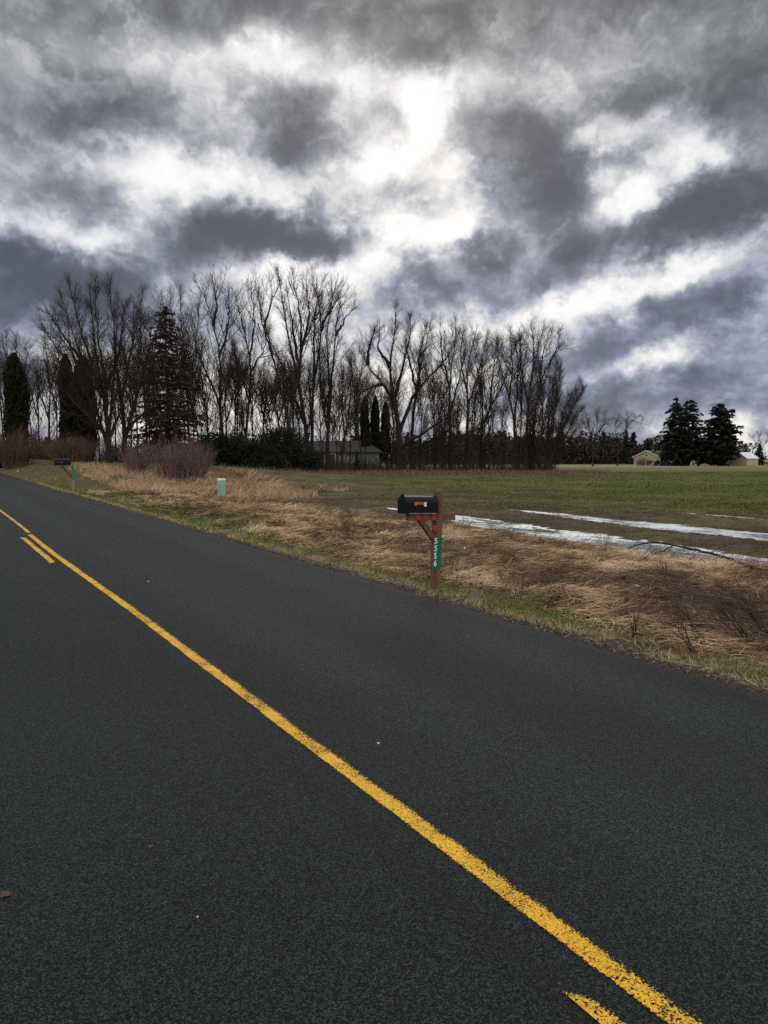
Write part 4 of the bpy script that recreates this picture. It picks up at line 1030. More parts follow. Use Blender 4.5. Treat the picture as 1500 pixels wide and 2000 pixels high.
# ------------------------------------------------------------------ mailboxes
WOOD_RED = None
def mat_wood(name, a, b_, grey):
    def f(g, bs):
        p = objco(g)
        st = g.vmath('MULTIPLY', p, (55, 55, 2.2))
        n = g.noise(st, 1.0, 5.0, .65); m = g.noise(p, 7.0, 4.0, .6)
        col = g.mix(g.ramp(n, .3, .7), a, b_)
        col = g.mix(g.math('MULTIPLY', g.ramp(m, .45, .75), .55), col, grey)
        g.L.new(col, bs.inputs['Base Color']); bump(g, bs, n, .5, .004)
    return M(name, f, rough=.85, spec=.2)
WOOD_RED = mat_wood("red_brown_post", (.065, .030, .020), (.175, .078, .050), (.13, .082, .058))
WOOD_GREY = mat_wood("weathered_post", (.10, .085, .07), (.24, .21, .17), (.28, .26, .23))
BLACKBOX = plain("black_enamel", (.0035, .0035, .004), .36, .25, 5, spec=.14)
FLAG = plain("orange_flag", (.36, .075, .035), .6, .5, 40)
REFL = plain("red_reflector", (.30, .010, .012), .25, .2, 30, spec=.6)
REFL_RIM = plain("reflector_rim", (.36, .08, .06), .5, .2, 30)
SIGNGREEN = plain("sign_green", (.002, .095, .042), .5, .12, 6, spec=.3)
NUMWHITE = plain("number_white", (.62, .68, .62), .6, .12, 30)
def box_shell(bm, x0, x1, w, hs, z0, seg=10):
    """tunnel-shaped mailbox shell along x"""
    r = w / 2
    pr = [(-r, z0), (-r, z0 + hs)] + [(-r * math.cos(a), z0 + hs + r * math.sin(a)) for a in np.linspace(0, math.pi, seg + 2)[1:-1]] + [(r, z0 + hs), (r, z0)]
    A = [bm.verts.new((x0, y, z)) for y, z in pr]; B_ = [bm.verts.new((x1, y, z)) for y, z in pr]
    bm.faces.new(A); bm.faces.new(B_[::-1]); n = len(pr)
    for i in range(n): bm.faces.new((A[i], B_[i], B_[(i + 1) % n], A[(i + 1) % n]))
def plate(bm, cx, cy, z0, z1, w, th, rad, point=0.0):
    pr = []
    for sx, zc, a0 in ((1, z0 + rad, -math.pi / 2), (1, z1 - rad, 0), (-1, z1 - rad, math.pi / 2), (-1, z0 + rad, math.pi)):
        for a in np.linspace(a0, a0 + math.pi / 2, 5): pr.append((cx + sx * (w / 2 - rad) + rad * math.cos(a), zc + rad * math.sin(a)))
    if point: pr = [(x if z < z1 - point else cx + (x - cx) * (1 - .75 * (z - z1 + point) / point), z) for x, z in pr]
    A = [bm.verts.new((x, cy - th / 2, z)) for x, z in pr]; B_ = [bm.verts.new((x, cy + th / 2, z)) for x, z in pr]
    n = len(pr); bm.faces.new(A); bm.faces.new(B_[::-1])
    for i in range(n): bm.faces.new((A[i], B_[i], B_[(i + 1) % n], A[(i + 1) % n]))
def text_mesh(name, s, size, mat, parent, loc, spacing=1.0):
    c = bpy.data.curves.new(name, 'FONT'); c.body = s; c.size = size; c.extrude = .0015; c.align_x = 'CENTER'; c.align_y = 'CENTER'; c.space_line = spacing; c.offset = size * .012
    tmp = bpy.data.objects.new(name, c); COL.objects.link(tmp)
    bpy.context.view_layer.update()
    me = bpy.data.meshes.new_from_object(tmp.evaluated_get(bpy.context.evaluated_depsgraph_get()))
    bpy.data.objects.remove(tmp)
    me.transform(Matrix.Rotation(math.pi / 2, 4, 'X'))
    me.name = name
    return ob(name, me, mat, parent, loc)
ROADROT = math.atan2(SY, CY)
def disc(bm, c, r, th, seg=20):
    rr = bmesh.ops.create_cone(bm, cap_ends=True, segments=seg, radius1=r, radius2=r, depth=th)
    bmesh.ops.transform(bm, matrix=Matrix.Translation(c) @ Matrix.Rotation(math.pi / 2, 4, 'X'), verts=rr['verts'])
def near_mailbox():
    x, y, z = ground_at(849, 1150)
    o = root('mailbox', (x, y, z - .02), 'black mailbox on a red-brown wooden post with a green 5556 sign beside the road', 'mailbox')
    o.rotation_euler = (0, math.radians(2.2), ROADROT)
    part_box('post', WOOD_RED, o, ((0, 0, .50), (.09, .09, 1.44)), bev=.004)
    part_box('crossarm', WOOD_RED, o, ((-.10, -.004, .91), (.70, .075, .088)), bev=.003)
    ln = math.hypot(.20, .22); a = math.atan2(.22, -.20)
    bm = bmesh.new(); box(bm, (-.145, -.002, .745), (.36, .060, .062), Matrix.Rotation(math.radians(48), 3, 'Y'), .003); bm_ob('brace', bm, WOOD_RED, o)
    for cx, cz, cy in ((-.325, .912, -.0445), (-.215, .912, -.0445), (-.095, .912, -.0445), (-.062, .772, -.050)):
        bm = bmesh.new(); disc(bm, (cx, cy, cz), .036, .010); r = bm_ob('reflector', bm, REFL_RIM, o)
        bm = bmesh.new(); disc(bm, (cx, cy - .007, cz), .030, .006); bm_ob('lens', bm, REFL, r)
    bm = bmesh.new(); box_shell(bm, -.515, -.052, .165, .125, .957)
    bx = bm_ob('box', bm, BLACKBOX, o)
    bm = bmesh.new(); box_shell(bm, -.535, -.512, .174, .126, .953)
    d = bm_ob('door', bm, BLACKBOX, bx)
    part_box('latch', BLACKBOX, d, ((-.53, 0, 1.17), (.03, .03, .022)))
    part_box('floor_flange', plain("flange_glint", (.30, .25, .22), .6, .2, 10), bx, ((-.285, -.086, .9575), (.40, .012, .006)))  # light reflected along the flange is put into its pale colour
    f = part_box('flag', FLAG, bx, ((-.335, -.0865, 1.078), (.150, .006, .030)), ((-.395, -.0865, 1.070), (.035, .0065, .046)))
    part_box('flag_tip', WHITE, bx, ((-.255, -.0870, 1.066), (.032, .0065, .052)))
    bm = bmesh.new(); plate(bm, -.022, -.0485,   .268, .672, .130, .004, .018)
    s = bm_ob('address_sign', bm, SIGNGREEN, o)
    text_mesh('numbers', "5\n5\n5\n6", .098, NUMWHITE, s, (-.048, -.0522, .478), .94)
near_mailbox()
def far_mailbox():
    D = 30.5; p = at(143, 957, D); x = p[0]
    o = root('mailbox', (x, D, tz(x, D) - .02), 'black mailbox on a weathered grey post with a green sign by the lawn', 'mailbox')
    o.rotation_euler = (0, 0, ROADROT)
    part_box('post', WOOD_GREY, o, ((0, 0, .47), (.115, .10, 1.30)), bev=.004)
    part_box('crossarm', WOOD_GREY, o, ((-.22, 0, 1.14), (1.02, .14, .045)), bev=.003)
    bm = bmesh.new(); box(bm, (-.24, 0, .90), (.60, .05, .09), Matrix.Rotation(math.radians(52), 3, 'Y'), .003); bm_ob('brace', bm, WOOD_RED, o)
    bm = bmesh.new(); box_shell(bm, -.69, -.07, .21, .17, 1.163); bx = bm_ob('box', bm, BLACKBOX, o)
    bm = bmesh.new(); box_shell(bm, -.715, -.688, .22, .172, 1.160); bm_ob('door', bm, BLACKBOX, bx)
    bm = bmesh.new(); disc(bm, (-.42, -.108, 1.29), .026, .006); em = bm_ob('emblem', bm, plain("worn_emblem", (.16, .16, .18), .5), bx)
    part_box('emblem', plain("worn_lettering", (.07, .07, .08), .5), bx, ((-.55, -.107, 1.29), (.16, .005, .02)))
    bm = bmesh.new(); plate(bm, .015, -.054, .56, 1.09, .155, .006, .02, .09); s = bm_ob('address_sign', bm, SIGNGREEN, o)
    text_mesh('numbers', "5\n5\n4\n8", .105, plain("worn_number", (.12, .30, .22), .6), s, (.02, -.0585, .79), .95)
far_mailbox()

# ------------------------------------------------------------------ cable pedestal
def pedestal():
    x, y, z = ground_at(433, 970)
    o = root('cable_pedestal', (x, y, z + .06), 'pale green plastic cable pedestal standing in the dry grass', 'cable pedestal', None, math.radians(12))
    G1 = plain("pedestal_green", (.20, .345, .235), .5, .10, 3, spec=.4); G2 = plain("pedestal_lid_skylit", (.52, .64, .50), .45, .06, 3, spec=.4)  # lid painted paler, as its top catches the sky
    def rr(bm, w, d, z0, z1, rad, top=0.0):
        prof = [(1.0, z0), (1.0, z1)] + ([(1 - .02, z1 + top * .6), (.93, z1 + top)] if top else [])
        base = []
        for sx, sy, a0 in ((1, 1, 0), (-1, 1, math.pi / 2), (-1, -1, math.pi), (1, -1, 1.5 * math.pi)):
            for a in np.linspace(a0, a0 + math.pi / 2, 5): base.append((sx * (w / 2 - rad) + rad * math.cos(a), sy * (d / 2 - rad) + rad * math.sin(a)))
        R_ = [[bm.verts.new((px * k, py * k, zz)) for px, py in base] for k, zz in prof]; n = len(base)
        for a, b_ in zip(R_[:-1], R_[1:]):
            for i in range(n): bm.faces.new((a[i], a[(i + 1) % n], b_[(i + 1) % n], b_[i]))
        bm.faces.new(R_[0][::-1]); bm.faces.new(R_[-1])
    bm = bmesh.new(); rr(bm, .40, .32, .0, .74, .07); bm_ob('body', bm, G1, o)
    bm = bmesh.new(); rr(bm, .415, .335, .742, .765, .075, .06); bm_ob('lid', bm, G2, o, False)
    bm = bmesh.new(); rr(bm, .44, .36, -.05, .055, .07); bm_ob('base', bm, G1, o)
    part_box('rib', G1, o, ((-.12, -.161, .42), (.012, .012, .58)))
    part_box('lock', DARKMETAL, o, ((-.165, -.150, .20), (.045, .05, .05)), bev=.006)
pedestal()

# ------------------------------------------------------------------ small things on the ground
STONE = plain("pale_stone", (.46, .44, .42), .8, .2, 20)
def stone(label, px, py, r, seed, mat=STONE, group=None, name='stone', p=None):
    rng = np.random.default_rng(seed); x, y, z = ground_at(px, py) if p is None else p
    o = root(name, (x, y, z), label, name, group)
    bm = bmesh.new(); bmesh.ops.create_icosphere(bm, subdivisions=2, radius=r)
    for v in bm.verts:
        v.co = v.co * (1 + .35 * (float(vnoise(v.co.x / r * 1.3 + seed, v.co.y / r * 1.3 + v.co.z / r, seed)) - .5)); v.co.z *= .6; v.co.z += r * .25
    bm_ob('surface', bm, mat, o)
stone('small white stone on the bare soil right of the far mailbox', 174, 958, .07, 1)
stone('small pale stone in the lawn at the road edge left of the far mailbox', 35, 921, .09, 2)
def road_at(px, py):
    d = ray(px, py); d = d / d[1]; Y = np.geomspace(1.5, 60, 4000); t = -d[0] * Y * SY + Y * CY; u = d[0] * Y * CY + Y * SY
    h = CAM_H + d[2] * Y - ut(u, t)[:, 2]; i = int(np.argmax(h <= 0)); return (d[0] * Y[i], Y[i], CAM_H + d[2] * Y[i])
stone('pale chip of stone lying on the lane beyond the yellow line', 290, 1136, .011, 3, group='stone chips on the road', p=road_at(290, 1136))
stone('tiny pale chip of stone on the lane right of the yellow line', 739, 1452, .008, 4, group='stone chips on the road', p=road_at(739, 1452))
stone('tiny white chip of stone on the asphalt at the lower left', 386, 1791, .004, 5, group='stone chips on the road', p=road_at(386, 1791))
def dead_leaf(label, px, py, size, rz, seed):
    x, y, z = road_at(px, py); rng = np.random.default_rng(seed)
    o = root('dead_leaf', (x, y, z + .004), label, 'leaf', None, rz)
    n = 9; V = []; 
    for i in range(n):
        s = i / (n - 1); w = .32 * math.sin(math.pi * min(s * 1.02, 1)) ** .8 * (1 + .35 * math.sin(i * 2.4)) + .01
        cz = .10 * size * math.sin(s * 3.2)
        V += [((s - .5) * size, -w * size, cz + .16 * size * w), ((s - .5) * size, 0, cz), ((s - .5) * size, w * size, cz + .22 * size * w)]
    q = []
    for i in range(n - 1):
        for k in (0, 1): q.append((i * 3 + k, i * 3 + k + 1, i * 3 + k + 4, i * 3 + k + 3))
    ob('blade', np_mesh('blade', V, [q]), plain("dead_leaf", (.055, .024, .016), .7, .4, 60), o)
dead_leaf('curled dark brown dead leaf on the asphalt at the left edge', 8, 1752, .055, .5, 1)
dead_leaf('small torn brown leaf flattened on the asphalt left of the line', 295, 1656, .028, 1.2, 2)
dead_leaf('dark leaf scrap lying across the yellow line far up the road', 318, 1224, .05, .1, 3)
# ------------------------------------------------------------------ grass and litter
def mat_blade(name, cols, rough=.85, trans=.0):
    def b(g, bs):
        t = g.n('ShaderNodeAttribute', attribute_name='tone').outputs['Fac']
        r = g.n('ShaderNodeValToRGB'); g.L.new(t, r.inputs[0]); e = r.color_ramp.elements
        for i, (p, c) in enumerate(cols):
            x = e[i] if i < 2 else e.new(p)
            x.position = p; x.color = (*c, 1)
        g.L.new(r.outputs[0], bs.inputs['Base Color'])
    return M(name, b, rough=rough, spec=.12)
def blades(P, az, el, L, W, droop, k=4, rng=None):
    """strips from P, heading az, rising at el and drooping to the ground"""
    n = len(P); s = np.linspace(0, 1, k)
    h = np.stack([np.cos(az), np.sin(az)], 1)
    side = np.stack([-h[:, 1], h[:, 0]], 1)
    curve = rng.normal(0, .22, n)
    fx = L[:, None] * s * np.cos(el)[:, None]
    fz = L[:, None] * (s * np.sin(el)[:, None] - droop[:, None] * s ** 2)
    xy = P[:, None, :2] + fx[..., None] * h[:, None] + (L[:, None] * curve[:, None] * s ** 2)[..., None] * side[:, None]
    z = P[:, 2:3] + fz
    w = W[:, None] * np.array([1, .9, .65, .12] if k == 4 else [1, .75, .12])
    tw = rng.uniform(-.9, .9, n)
    A = np.concatenate([xy + w[..., None] * side[:, None] * .5 * np.cos(tw)[:, None, None], (z + w * .5 * np.sin(tw)[:, None])[..., None]], 2)
    B = np.concatenate([xy - w[..., None] * side[:, None] * .5 * np.cos(tw)[:, None, None], (z - w * .5 * np.sin(tw)[:, None])[..., None]], 2)
    V = np.stack([A, B], 2).reshape(-1, 3)
    b = (np.arange(n)[:, None] * k + np.arange(k - 1)[None]) * 2
    q = np.stack([b, b + 1, b + 3, b + 2], -1).reshape(-1, 4)
    return V, q
def scatter(rng, n, t0, t1, u0, u1):
    t = rng.uniform(t0, t1, n); u = rng.uniform(u0, u1, n)
    return t, u
PED = ground_at(433, 970)
def clear_ped(x, y):
    """trampled patch round and before the pedestal"""
    dx = x - PED[0] * y / PED[1]; dy = PED[1] - y
    return ~((np.abs(dx) < .55) & (dy > -.4) & (dy < 3.0))
def to_xy(t, u): return u * RR[0] + t * RD[0], u * RR[1] + t * RD[1]
D_AZ = math.atan2(RD[1], RD[0]); R_AZ = math.atan2(RR[1], RR[0])
STRAW = mat_blade("dry_grass", [(0.0, (.050, .029, .019)), (.3, (.158, .094, .053)), (.65, (.37, .245, .142)), (1.0, (.60, .45, .285))])
REDG = mat_blade("red_brown_grass", [(0.0, (.040, .025, .018)), (.5, (.115, .072, .048)), (1.0, (.24, .165, .105))])
GREENG = mat_blade("verge_grass", [(0.0, (.026, .060, .008)), (.4, (.075, .125, .018)), (.7, (.165, .15, .050)), (1.0, (.40, .31, .15))])
CROP = mat_blade("winter_crop", [(0.0, (.022, .028, .005)), (.55, (.065, .078, .012)), (.8, (.11, .11, .03)), (1.0, (.20, .15, .085))])

def lump_(x, y): return fbm(x * 1.5, y * 1.5, 11, 3) * .44
def dry_grass():
    rng = np.random.default_rng(21); VV = []; QQ = []; TT = []; off = 0
    zones = [(.5, 10, 5.35, 12.6, 190000, .0055, .19, 4), (10, 20, 5.5, 12.8, 120000, .009, .23, 4), (20, 34, 5.8, 13.2, 85000, .014, .30, 3), (34, 50, 7.0, 20.0, 60000, .020, .38, 3)]
    for t0, t1, u0, u1, n, w, L0, k in zones:
        t, u = scatter(rng, n, t0, t1, u0, u1); x, y = to_xy(t, u)
        # matted tussocks: thick on the humps, thin in the hollows
        lump = fbm(x * 1.5, y * 1.5, 11, 3) * .44
        patch = fbm(x * .9 + 7, y * .9, 41, 3)
        green = ss(7.6, 6.2, u) * ss(13, 17, t) * ss(36, 30, t)
        keep = rng.uniform(0, 1, n) < np.clip(.55 + patch * 3.0 + lump * 2.6, .06, 1) * (1 - .95 * green) * ss(u0 - .1, u0 + .5 + .4 * fbm(t * 2, u * 0, 4), u)
        edge = ss(u1 + .2, u1 - 1.5, u + 1.6 * fbm(x * .6, y * .6, 51, 2)); keep &= rng.uniform(0, 1, n) < edge
        if t0 >= 34: keep &= rng.uniform(0, 1, n) < ss(6.5, 10, u - (t - 34) * .35 + 2.2 * fbm(x * .3, y * .3, 9, 2))
        keep &= clear_ped(x, y)
        t, u, x, y, patch = t[keep], u[keep], x[keep], y[keep], patch[keep]; n = len(t)
        z = terrain(x, y) + rng.uniform(0, .07, n)
        flow = fbm(x * .8, y * .8, 61, 2) * 5.0 + fbm(x * 3.1, y * 3.1, 63, 2) * 6.0
        az = R_AZ - .9 + flow + rng.normal(0, .55, n)
        tuft = (fbm(x * 1.1, y * 1.1, 71, 2) > .16)
        el = np.abs(rng.normal(.16, .18, n)) + tuft * rng.uniform(.1, .7, n)
        tall = ss(24, 32, t) * ss(9, 12, u); el += tall * rng.uniform(0, .7, n)
        L = L0 * rng.uniform(.45, 1.45, n) * (1 + .5 * tall)
        V, q = blades(np.stack([x, y, z], 1), az, el, L, w * rng.uniform(.6, 1.4, n), rng.uniform(.05, .26, n), k, rng)
        tone = np.clip(.47 + patch * 1.7 + lump_(x, y) * 1.2 + fbm(x * 4, y * 4, 81, 2) * .7 - .34 * ss(7.5, 2.5, t) * ss(5.8, 8, u) + rng.normal(0, .15, n), 0, 1)
        VV.append(V); QQ.append(q + off); TT.append(np.repeat(tone, 2 * k)); off += len(V)
    # short broken thatch filling in between
    for t0, t1, n, w, L0 in ((.5, 10, 150000, .0042, .075), (10, 20, 70000, .008, .11), (20, 36, 45000, .014, .16)):
        t, u = scatter(rng, n, t0, t1, 5.35, 12.6); x, y = to_xy(t, u)
        green = ss(7.6, 6.2, u) * ss(13, 17, t) * ss(36, 30, t)
        f = fbm(x * 1.3 + 4, y * 1.3, 101, 3)
        keep = (rng.uniform(0, 1, n) < np.clip(.62 + 1.8 * f, .10, 1) * (1 - .97 * green) * ss(5.3, 6.0, u + .5 * fbm(t * 2, u * 0, 4)) * ss(12.7, 11.6, u)) & clear_ped(x, y)
        x, y, f = x[keep], y[keep], f[keep]; n = len(x)
        V, q = blades(np.stack([x, y, terrain(x, y) + rng.uniform(0, .03, n)], 1), rng.uniform(0, 6.28, n), np.abs(rng.normal(.1, .2, n)), L0 * rng.uniform(.5, 1.5, n), w * rng.uniform(.6, 1.4, n), rng.uniform(0, .2, n), 3, rng)
        VV.append(V); QQ.append(q + off); TT.append(np.repeat(np.clip(.40 + .7 * f + rng.normal(0, .19, n), 0, 1), 6)); off += len(V)
    # thin tan grass through the lawn by the far mailbox
    n = 16000; t, u = scatter(rng, n, 31, 60, 5.1, 14); x, y = to_xy(t, u); keep = rng.uniform(0, 1, n) < np.clip(.40 + 2 * fbm(x * .6, y * .6, 111, 3), .05, 1); x, y = x[keep], y[keep]; n = len(x)
    V, q = blades(np.stack([x, y, terrain(x, y)], 1), rng.uniform(0, 6.28, n), rng.uniform(.1, 1.0, n), rng.uniform(.06, .17, n), rng.uniform(.010, .020, n), rng.uniform(0, .3, n), 3, rng)
    VV.append(V); QQ.append(q + off); TT.append(np.repeat(np.clip(rng.normal(.42, .18, n), 0, 1), 6)); off += len(V)
    # long pale grass standing round the thickets
    n = 26000; t, u = scatter(rng, n, 30, 50, 8.0, 17); x, y = to_xy(t, u)
    m = (fbm(x * .7, y * .7, 91, 2) > -.05) & clear_ped(x, y); t, u, x, y = t[m], u[m], x[m], y[m]; n = len(t)
    az = D_AZ + rng.normal(.4, .9, n); V, q = blades(np.stack([x, y, terrain(x, y)], 1), az, rng.uniform(.5, 1.35, n), rng.uniform(.35, .8, n), rng.uniform(.010, .018, n), rng.uniform(.05, .4, n), 4, rng)
    VV.append(V); QQ.append(q + off); TT.append(np.repeat(np.clip(.55 + rng.normal(0, .17, n), 0, 1), 8)); off += len(V)
    me = np_mesh('dry_grass', np.concatenate(VV), [np.concatenate(QQ)], np.concatenate(TT))
    tagset(ob('dry_grass', me, STRAW), 'matted tan dead grass covering the verge between road and field', 'grass', kind='stuff')
dry_grass()

def red_grass():
    rng = np.random.default_rng(22); VV = []; QQ = []; TT = []; off = 0
    # leaning stems along the bank above the puddle
    n = 34000; t, u = scatter(rng, n, 3, 24, 10.3, 13.0); x, y = to_xy(t, u)
    keep = rng.uniform(0, 1, n) < np.clip(.4 + 2.4 * fbm(x * .8, y * .8, 15, 2), .04, 1) * ss(10.2, 11.4, u) * ss(13.2, 12.2, u); x, y, t = x[keep], y[keep], t[keep]; n = len(x)
    V, q = blades(np.stack([x, y, terrain(x, y)], 1), R_AZ - .2 + rng.normal(0, .55, n), rng.uniform(.15, 1.0, n), rng.uniform(.22, .62, n), rng.uniform(.004, .009, n), rng.uniform(.05, .35, n), 4, rng)
    VV.append(V); QQ.append(q + off); TT.append(np.repeat(np.clip(rng.normal(.4, .2, n), 0, 1), 8)); off += len(V)
    # dark bramble-like mat at the right
    n = 52000; t, u = scatter(rng, n, .5, 9.0, 6.0, 11.8); x, y = to_xy(t, u)
    keep = rng.uniform(0, 1, n) < np.clip(.40 + 2.6 * fbm(x * .9 + 3, y * .9, 25, 2), .02, 1) * ss(9.0, 3.6, t + .3 * (u - 6)); x, y = x[keep], y[keep]; n = len(x)
    V, q = blades(np.stack([x, y, terrain(x, y) + rng.uniform(0, .06, n)], 1), math.pi * .82 + rng.normal(0, .35, n), rng.uniform(.05, .55, n), rng.uniform(.25, .65, n), rng.uniform(.003, .006, n), rng.uniform(.05, .3, n), 4, rng)
    VV.append(V); QQ.append(q + off); TT.append(np.repeat(np.clip(rng.normal(.22, .16, n), 0, 1), 8)); off += len(V)
    # rough strip before the trees
    n = 32000; px = np.concatenate([rng.uniform(430, 1090, n - 2000), 1085 + 105 * rng.uniform(0, 1, 2000) ** 1.6]); D = rng.uniform(58, 92, n); x = (px - 750) / F * D; y = D
    keep = rng.uniform(0, 1, n) < ss(62, 76, D + 10 * fbm(x * .1, y * .1, 35, 2)); x, y = x[keep], y[keep]; n = len(x)
    V, q = blades(np.stack([x, y, terrain(x, y)], 1), rng.uniform(0, 6.28, n), rng.uniform(.5, 1.4, n), rng.uniform(.2, .7, n), rng.uniform(.016, .03, n), rng.uniform(.05, .3, n), 3, rng)
    VV.append(V); QQ.append(q + off); TT.append(np.repeat(np.clip(rng.normal(.55, .22, n), 0, 1), 6)); off += len(V)
    me = np_mesh('brown_grass', np.concatenate(VV), [np.concatenate(QQ)], np.concatenate(TT))
    tagset(ob('brown_grass', me, REDG), 'red-brown weedy grass on the bank and along the foot of the trees', 'grass', kind='stuff')
red_grass()

def green_grass():
    rng = np.random.default_rng(23); VV = []; QQ = []; TT = []; off = 0
    for t0, t1, u0, u1, n, w, L0 in ((.5, 12, 4.93, 6.0, 60000, .004, .075), (12, 40, 4.95, 6.0, 50000, .010, .085), (13, 37, 5.3, 7.9, 80000, .011, .09), (33, 60, 5.2, 12, 30000, .014, .05)):
        t, u = scatter(rng, n, t0, t1, u0, u1); x, y = to_xy(t, u)
        f = fbm(x * 1.2, y * 1.2, 45, 3)
        dens = np.clip(.42 + 2.6 * f, .03, 1) * ss(u0 - .02, u0 + .22 + .25 * fbm(t * 1.7, u * 0, 14), u) * ss(u1, u1 - .45, u + .5 * f)
        if u1 == 7.9: dens = dens * ss(13, 16, t) * ss(37, 31, t)
        keep = rng.uniform(0, 1, n) < dens; x, y, u, t, f = x[keep], y[keep], u[keep], t[keep], f[keep]; n = len(x)
        V, q = blades(np.stack([x, y, terrain(x, y)], 1), rng.uniform(0, 6.28, n), rng.uniform(.35, 1.4, n), L0 * rng.uniform(.5, 1.5, n), w * rng.uniform(.7, 1.3, n), rng.uniform(0, .4, n), 3, rng)
        base = .62 + .4 * ss(5.35, 5.0, u) if u1 == 6.0 else (.28 if u1 == 7.9 else .58)
        VV.append(V); QQ.append(q + off); TT.append(np.repeat(np.clip(base - .7 * f + rng.normal(0, .17, n), 0, 1), 6)); off += len(V)
    me = np_mesh('verge_grass', np.concatenate(VV), [np.concatenate(QQ)], np.concatenate(TT))
    tagset(ob('verge_grass', me, GREENG), 'short green and yellow grass along the road edge and ditch', 'grass', kind='stuff')
green_grass()

def crop():
    rng = np.random.default_rng(24); VV = []; QQ = []; TT = []; off = 0
    for y0, y1, n, w, L0 in ((10, 24, 90000, .008, .075), (24, 45, 90000, .016, .10), (45, 85, 60000, .03, .12)):
        y = rng.uniform(y0, y1, n); x = rng.uniform(-4, 1, n) + rng.uniform(0, 1, n) * (.60 * y + 3)
        t = -x * SY + y * CY; u = x * CY + y * SY
        # drills along the road
        u2 = np.round(u / .19) * .19 + rng.normal(0, .028, n); x, y = to_xy(t, u2); u = u2
        f = fbm(x * .35, y * .35, 55, 3) + .6 * fbm(x * 2, y * 2, 57, 2)
        dens = np.clip(.22 + 1.8 * f + .5 * ss(15, 34, u), .05, 1) * ss(11.6, 13.2, u)
        z = terrain(x, y); keep = (rng.uniform(0, 1, n) < dens) & (z > WATER_Z - .03)
        x, y, z, f, u_ = x[keep], y[keep], z[keep], f[keep], u[keep]; n = len(x)
        V, q = blades(np.stack([x, y, z], 1), rng.uniform(0, 6.28, n), rng.uniform(.4, 1.4, n), L0 * rng.uniform(.5, 1.4, n), w * rng.uniform(.7, 1.3, n), rng.uniform(0, .5, n), 3, rng)
        VV.append(V); QQ.append(q + off); TT.append(np.repeat(np.clip(.52 - .5 * f + rng.normal(0, .15, n), 0, 1), 6)); off += len(V)
    me = np_mesh('winter_crop', np.concatenate(VV), [np.concatenate(QQ)], np.concatenate(TT))
    tagset(ob('winter_crop', me, CROP), 'thin green winter crop sprouting from the wet dark field', 'crop', kind='stuff')
crop()

def litter():
    rng = np.random.default_rng(25)
    n = 9000; t, u = scatter(rng, n, 1, 16, 5.5, 12); x, y = to_xy(t, u)
    keep = rng.uniform(0, 1, n) < np.clip(.25 - 3.0 * fbm(x * 1.5, y * 1.5, 11, 3), .03, 1); x, y = x[keep], y[keep]; n = len(x)
    z = terrain(x, y) + rng.uniform(.02, .07, n)
    a = rng.uniform(0, 6.28, n); s = rng.uniform(.02, .05, n); ti = rng.normal(0, .4, (n, 2))
    d = np.stack([np.cos(a), np.sin(a), ti[:, 0]], 1); e = np.stack([-np.sin(a), np.cos(a), ti[:, 1]], 1); P = np.stack([x, y, z], 1)
    s = s[:, None]
    V = np.stack([P - d * s, P - e * s * .55 + [0, 0, .006], P + d * s, P + e * s * .6 + [0, 0, .008]], 1).reshape(-1, 3)
    me = np_mesh('leaf_litter', V, [np.arange(n * 4).reshape(-1, 4)], np.repeat(rng.uniform(0, 1, n), 4))
    tagset(ob('leaf_litter', me, mat_blade("leaf_litter", [(0, (.040, .018, .012)), (.6, (.11, .055, .036)), (.93, (.19, .12, .085)), (1.0, (.42, .36, .30))])), 'dark brown dead leaves caught in the hollows of the dry grass', 'leaves', kind='stuff')
    # crumbs of asphalt and gravel along the broken road edge
    n = 12000; t, u = scatter(rng, n, 1, 30, 4.86, 5.30); keep = rng.uniform(0, 1, n) < ss(5.32, 4.95, u); t, u = t[keep], u[keep]; n = len(t); x, y = to_xy(t, u)
    z = terrain(x, y); r = rng.uniform(.004, .014, n)[:, None]; P = np.stack([x, y, z], 1) + np.array([0, 0, .003])
    base = norm(rng.normal(size=(n, 6, 3)) * .35 + np.array([[1, 0, 0], [0, 1, 0], [-1, 0, 0], [0, -1, 0], [0, 0, .8], [0, 0, -.8]]))
    V = (P[:, None] + base * r[:, None]).reshape(-1, 3); i = (np.arange(n) * 6)[:, None]
    tri = np.concatenate([i + np.array([[a, b, c]]) for a, b, c in ((0, 1, 4), (1, 2, 4), (2, 3, 4), (3, 0, 4), (1, 0, 5), (2, 1, 5), (3, 2, 5), (0, 3, 5))])
    me = np_mesh('gravel', V, [tri], np.repeat(rng.uniform(0, 1, n), 6))
    tagset(ob('gravel', me, mat_blade("gravel_crumbs", [(0, (.022, .021, .020)), (.6, (.085, .075, .062)), (1.0, (.24, .20, .16))])), 'dark gravel crumbs along the broken edge of the asphalt', 'gravel', kind='stuff')
litter()

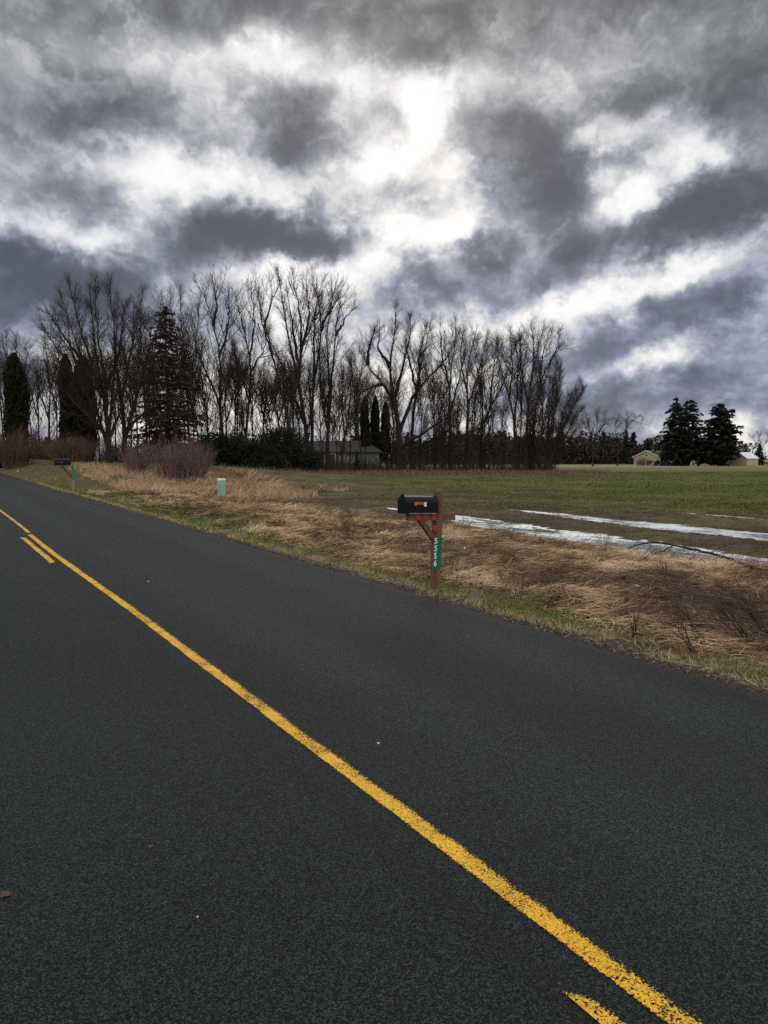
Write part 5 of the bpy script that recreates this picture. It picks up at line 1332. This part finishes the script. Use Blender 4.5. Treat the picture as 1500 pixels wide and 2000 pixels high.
# dead weed stalks standing in the verge
WEED = plain("dead_weed", (.050, .032, .024), .9, .35, 12, spec=.1)
WEED2 = plain("dead_weed_tan", (.13, .085, .055), .9, .35, 12, spec=.1)
def weed(label, px, py, H, lean, seed, stems=5, mat=WEED, group='dead weed stalks in the dry grass'):
    rng = np.random.default_rng(seed); x, y, z = ground_at(px, py); org = np.array([x, y, z - .02])
    P0 = org + rng.normal(0, .025, (stems, 3)) * [1, 1, 0]
    d = norm(np.stack([lean + rng.normal(0, .16, stems), rng.normal(0, .2, stems), np.ones(stems)], 1))
    a = grow(rng, P0, d, H * rng.uniform(.55, 1.05, stems), 8, .0, .05); ar = (.0045 * rng.uniform(.7, 1.3, stems))[:, None] * np.linspace(1, .35, 8)[None]
    b, br = spawn(rng, a, ar, 7, .3, .98, 20, 55, lambda Lp, s: Lp * (.40 - .25 * s) + .03, lambda L: .0018 + 0 * L, 4, .05, .14)
    c, c_r = spawn(rng, b, br, 3, .3, 1.0, 20, 60, lambda Lp, s: Lp * .4 + .02, lambda L: .0013 + 0 * L, 3, .0, .15)
    s = Geo(); w = Geo(); s.tubes(a, ar, 5); w.tubes(b, br, 3); w.tubes(c, c_r, 3)
    o = root('dead_weed', org, label, 'weed', group); ob('stem', s.mesh('stem', org), mat, o); ob('twigs', w.mesh('twigs', org), mat, o)
weed('tallest dark dead weed leaning left near the road at the right', 1358, 1276, .72, -.38, 1, 7)
weed('thin dark weed stalk leaning left just above the tall dead weed', 1385, 1262, .50, -.65, 2, 3)
weed('wispy brown weed clump right of the mailbox above the green edge grass', 1000, 1170, .46, -.25, 3, 6, WEED2)
weed('dark branching weed right of the wispy clump by the mailbox', 1012, 1172, .42, .12, 4, 4)
weed('grey-brown bushy weed clump in the grass left of the mailbox', 680, 1058, .55, -.10, 5, 16, WEED2)
weed('low dead weed in the matted grass in the middle right of the verge', 1240, 1250, .38, -.30, 6, 5)
weed('dark dead weed at the right edge of the photo by the leaf litter', 1470, 1260, .62, -.70, 7, 8)
weed('dark weed leaning left at the right edge above the leaf litter', 1492, 1225, .60, -.75, 8, 8)
weed('slender weed stalk on the bank in front of the first puddle', 905, 1030, .55, .30, 9, 3, WEED2)
weed('slender weed stalks on the bank left of the fallen branch', 1085, 1048, .45, .30, 10, 5, WEED2)
weed('slender reddish weed stalks beside the left tip of the fallen branch', 1180, 1075, .45, .15, 11, 6, WEED2)
weed('small dark weed in the grass below the fallen branch', 1300, 1130, .35, -.2, 14, 7)

def fallen_branch(label, pts, r0, seed, lift, twigs=14):
    rng = np.random.default_rng(seed); P = []
    for (px, py, h) in pts:
        x, y, z = ground_at(px, py + h * 85); P.append((x, y, z + h + lift))
    Q = resample(P, 16, rng, .012); org = Q[0].copy(); rr = r0 * np.linspace(.45, 1, 16) * rng.uniform(.85, 1.1, 16)
    g = Geo(); g.tubes(Q[None], rr[None], 7)
    tw = Geo(); b, br = spawn(rng, Q[None], rr[None], twigs, .05, .8, 25, 70, lambda Lp, s: .25 + .35 * rng.uniform(0, 1, len(s)), lambda L: .006 + 0 * L, 6, -.06, .14)
    c, c_r = spawn(rng, b, br, 4, .2, .95, 20, 60, lambda Lp, s: Lp * .4, lambda L: .003 + 0 * L, 4, -.05, .15)
    tw.tubes(b, br, 4); tw.tubes(c, c_r, 3)
    if twigs <= 4: g.tubes(b, br, 4); g.tubes(c, c_r, 3)
    o = root('fallen_branch', org, label, 'branch'); ob('limb', g.mesh('limb', org, smooth=True), BARK, o)
    if twigs > 4: ob('twigs', tw.mesh('twigs', org), BARK, o)
fallen_branch('long dark fallen branch arching over the bank beside the puddle', [(1228, 1074, .10), (1262, 1066, .22), (1300, 1068, .25), (1345, 1079, .22), (1400, 1093, .16), (1440, 1106, .06), (1500, 1122, .02)], .028, 1, .03)
fallen_branch('forked dark stick lying under the long fallen branch', [(1232, 1108, .02), (1262, 1096, .08), (1300, 1080, .16), (1312, 1074, .20)], .014, 2, .02, 4)
fallen_branch('short thick dark stick half buried in the grass at the right edge', [(1464, 1144, .02), (1485, 1152, .03), (1512, 1163, .03)], .022, 3, .03, 2)
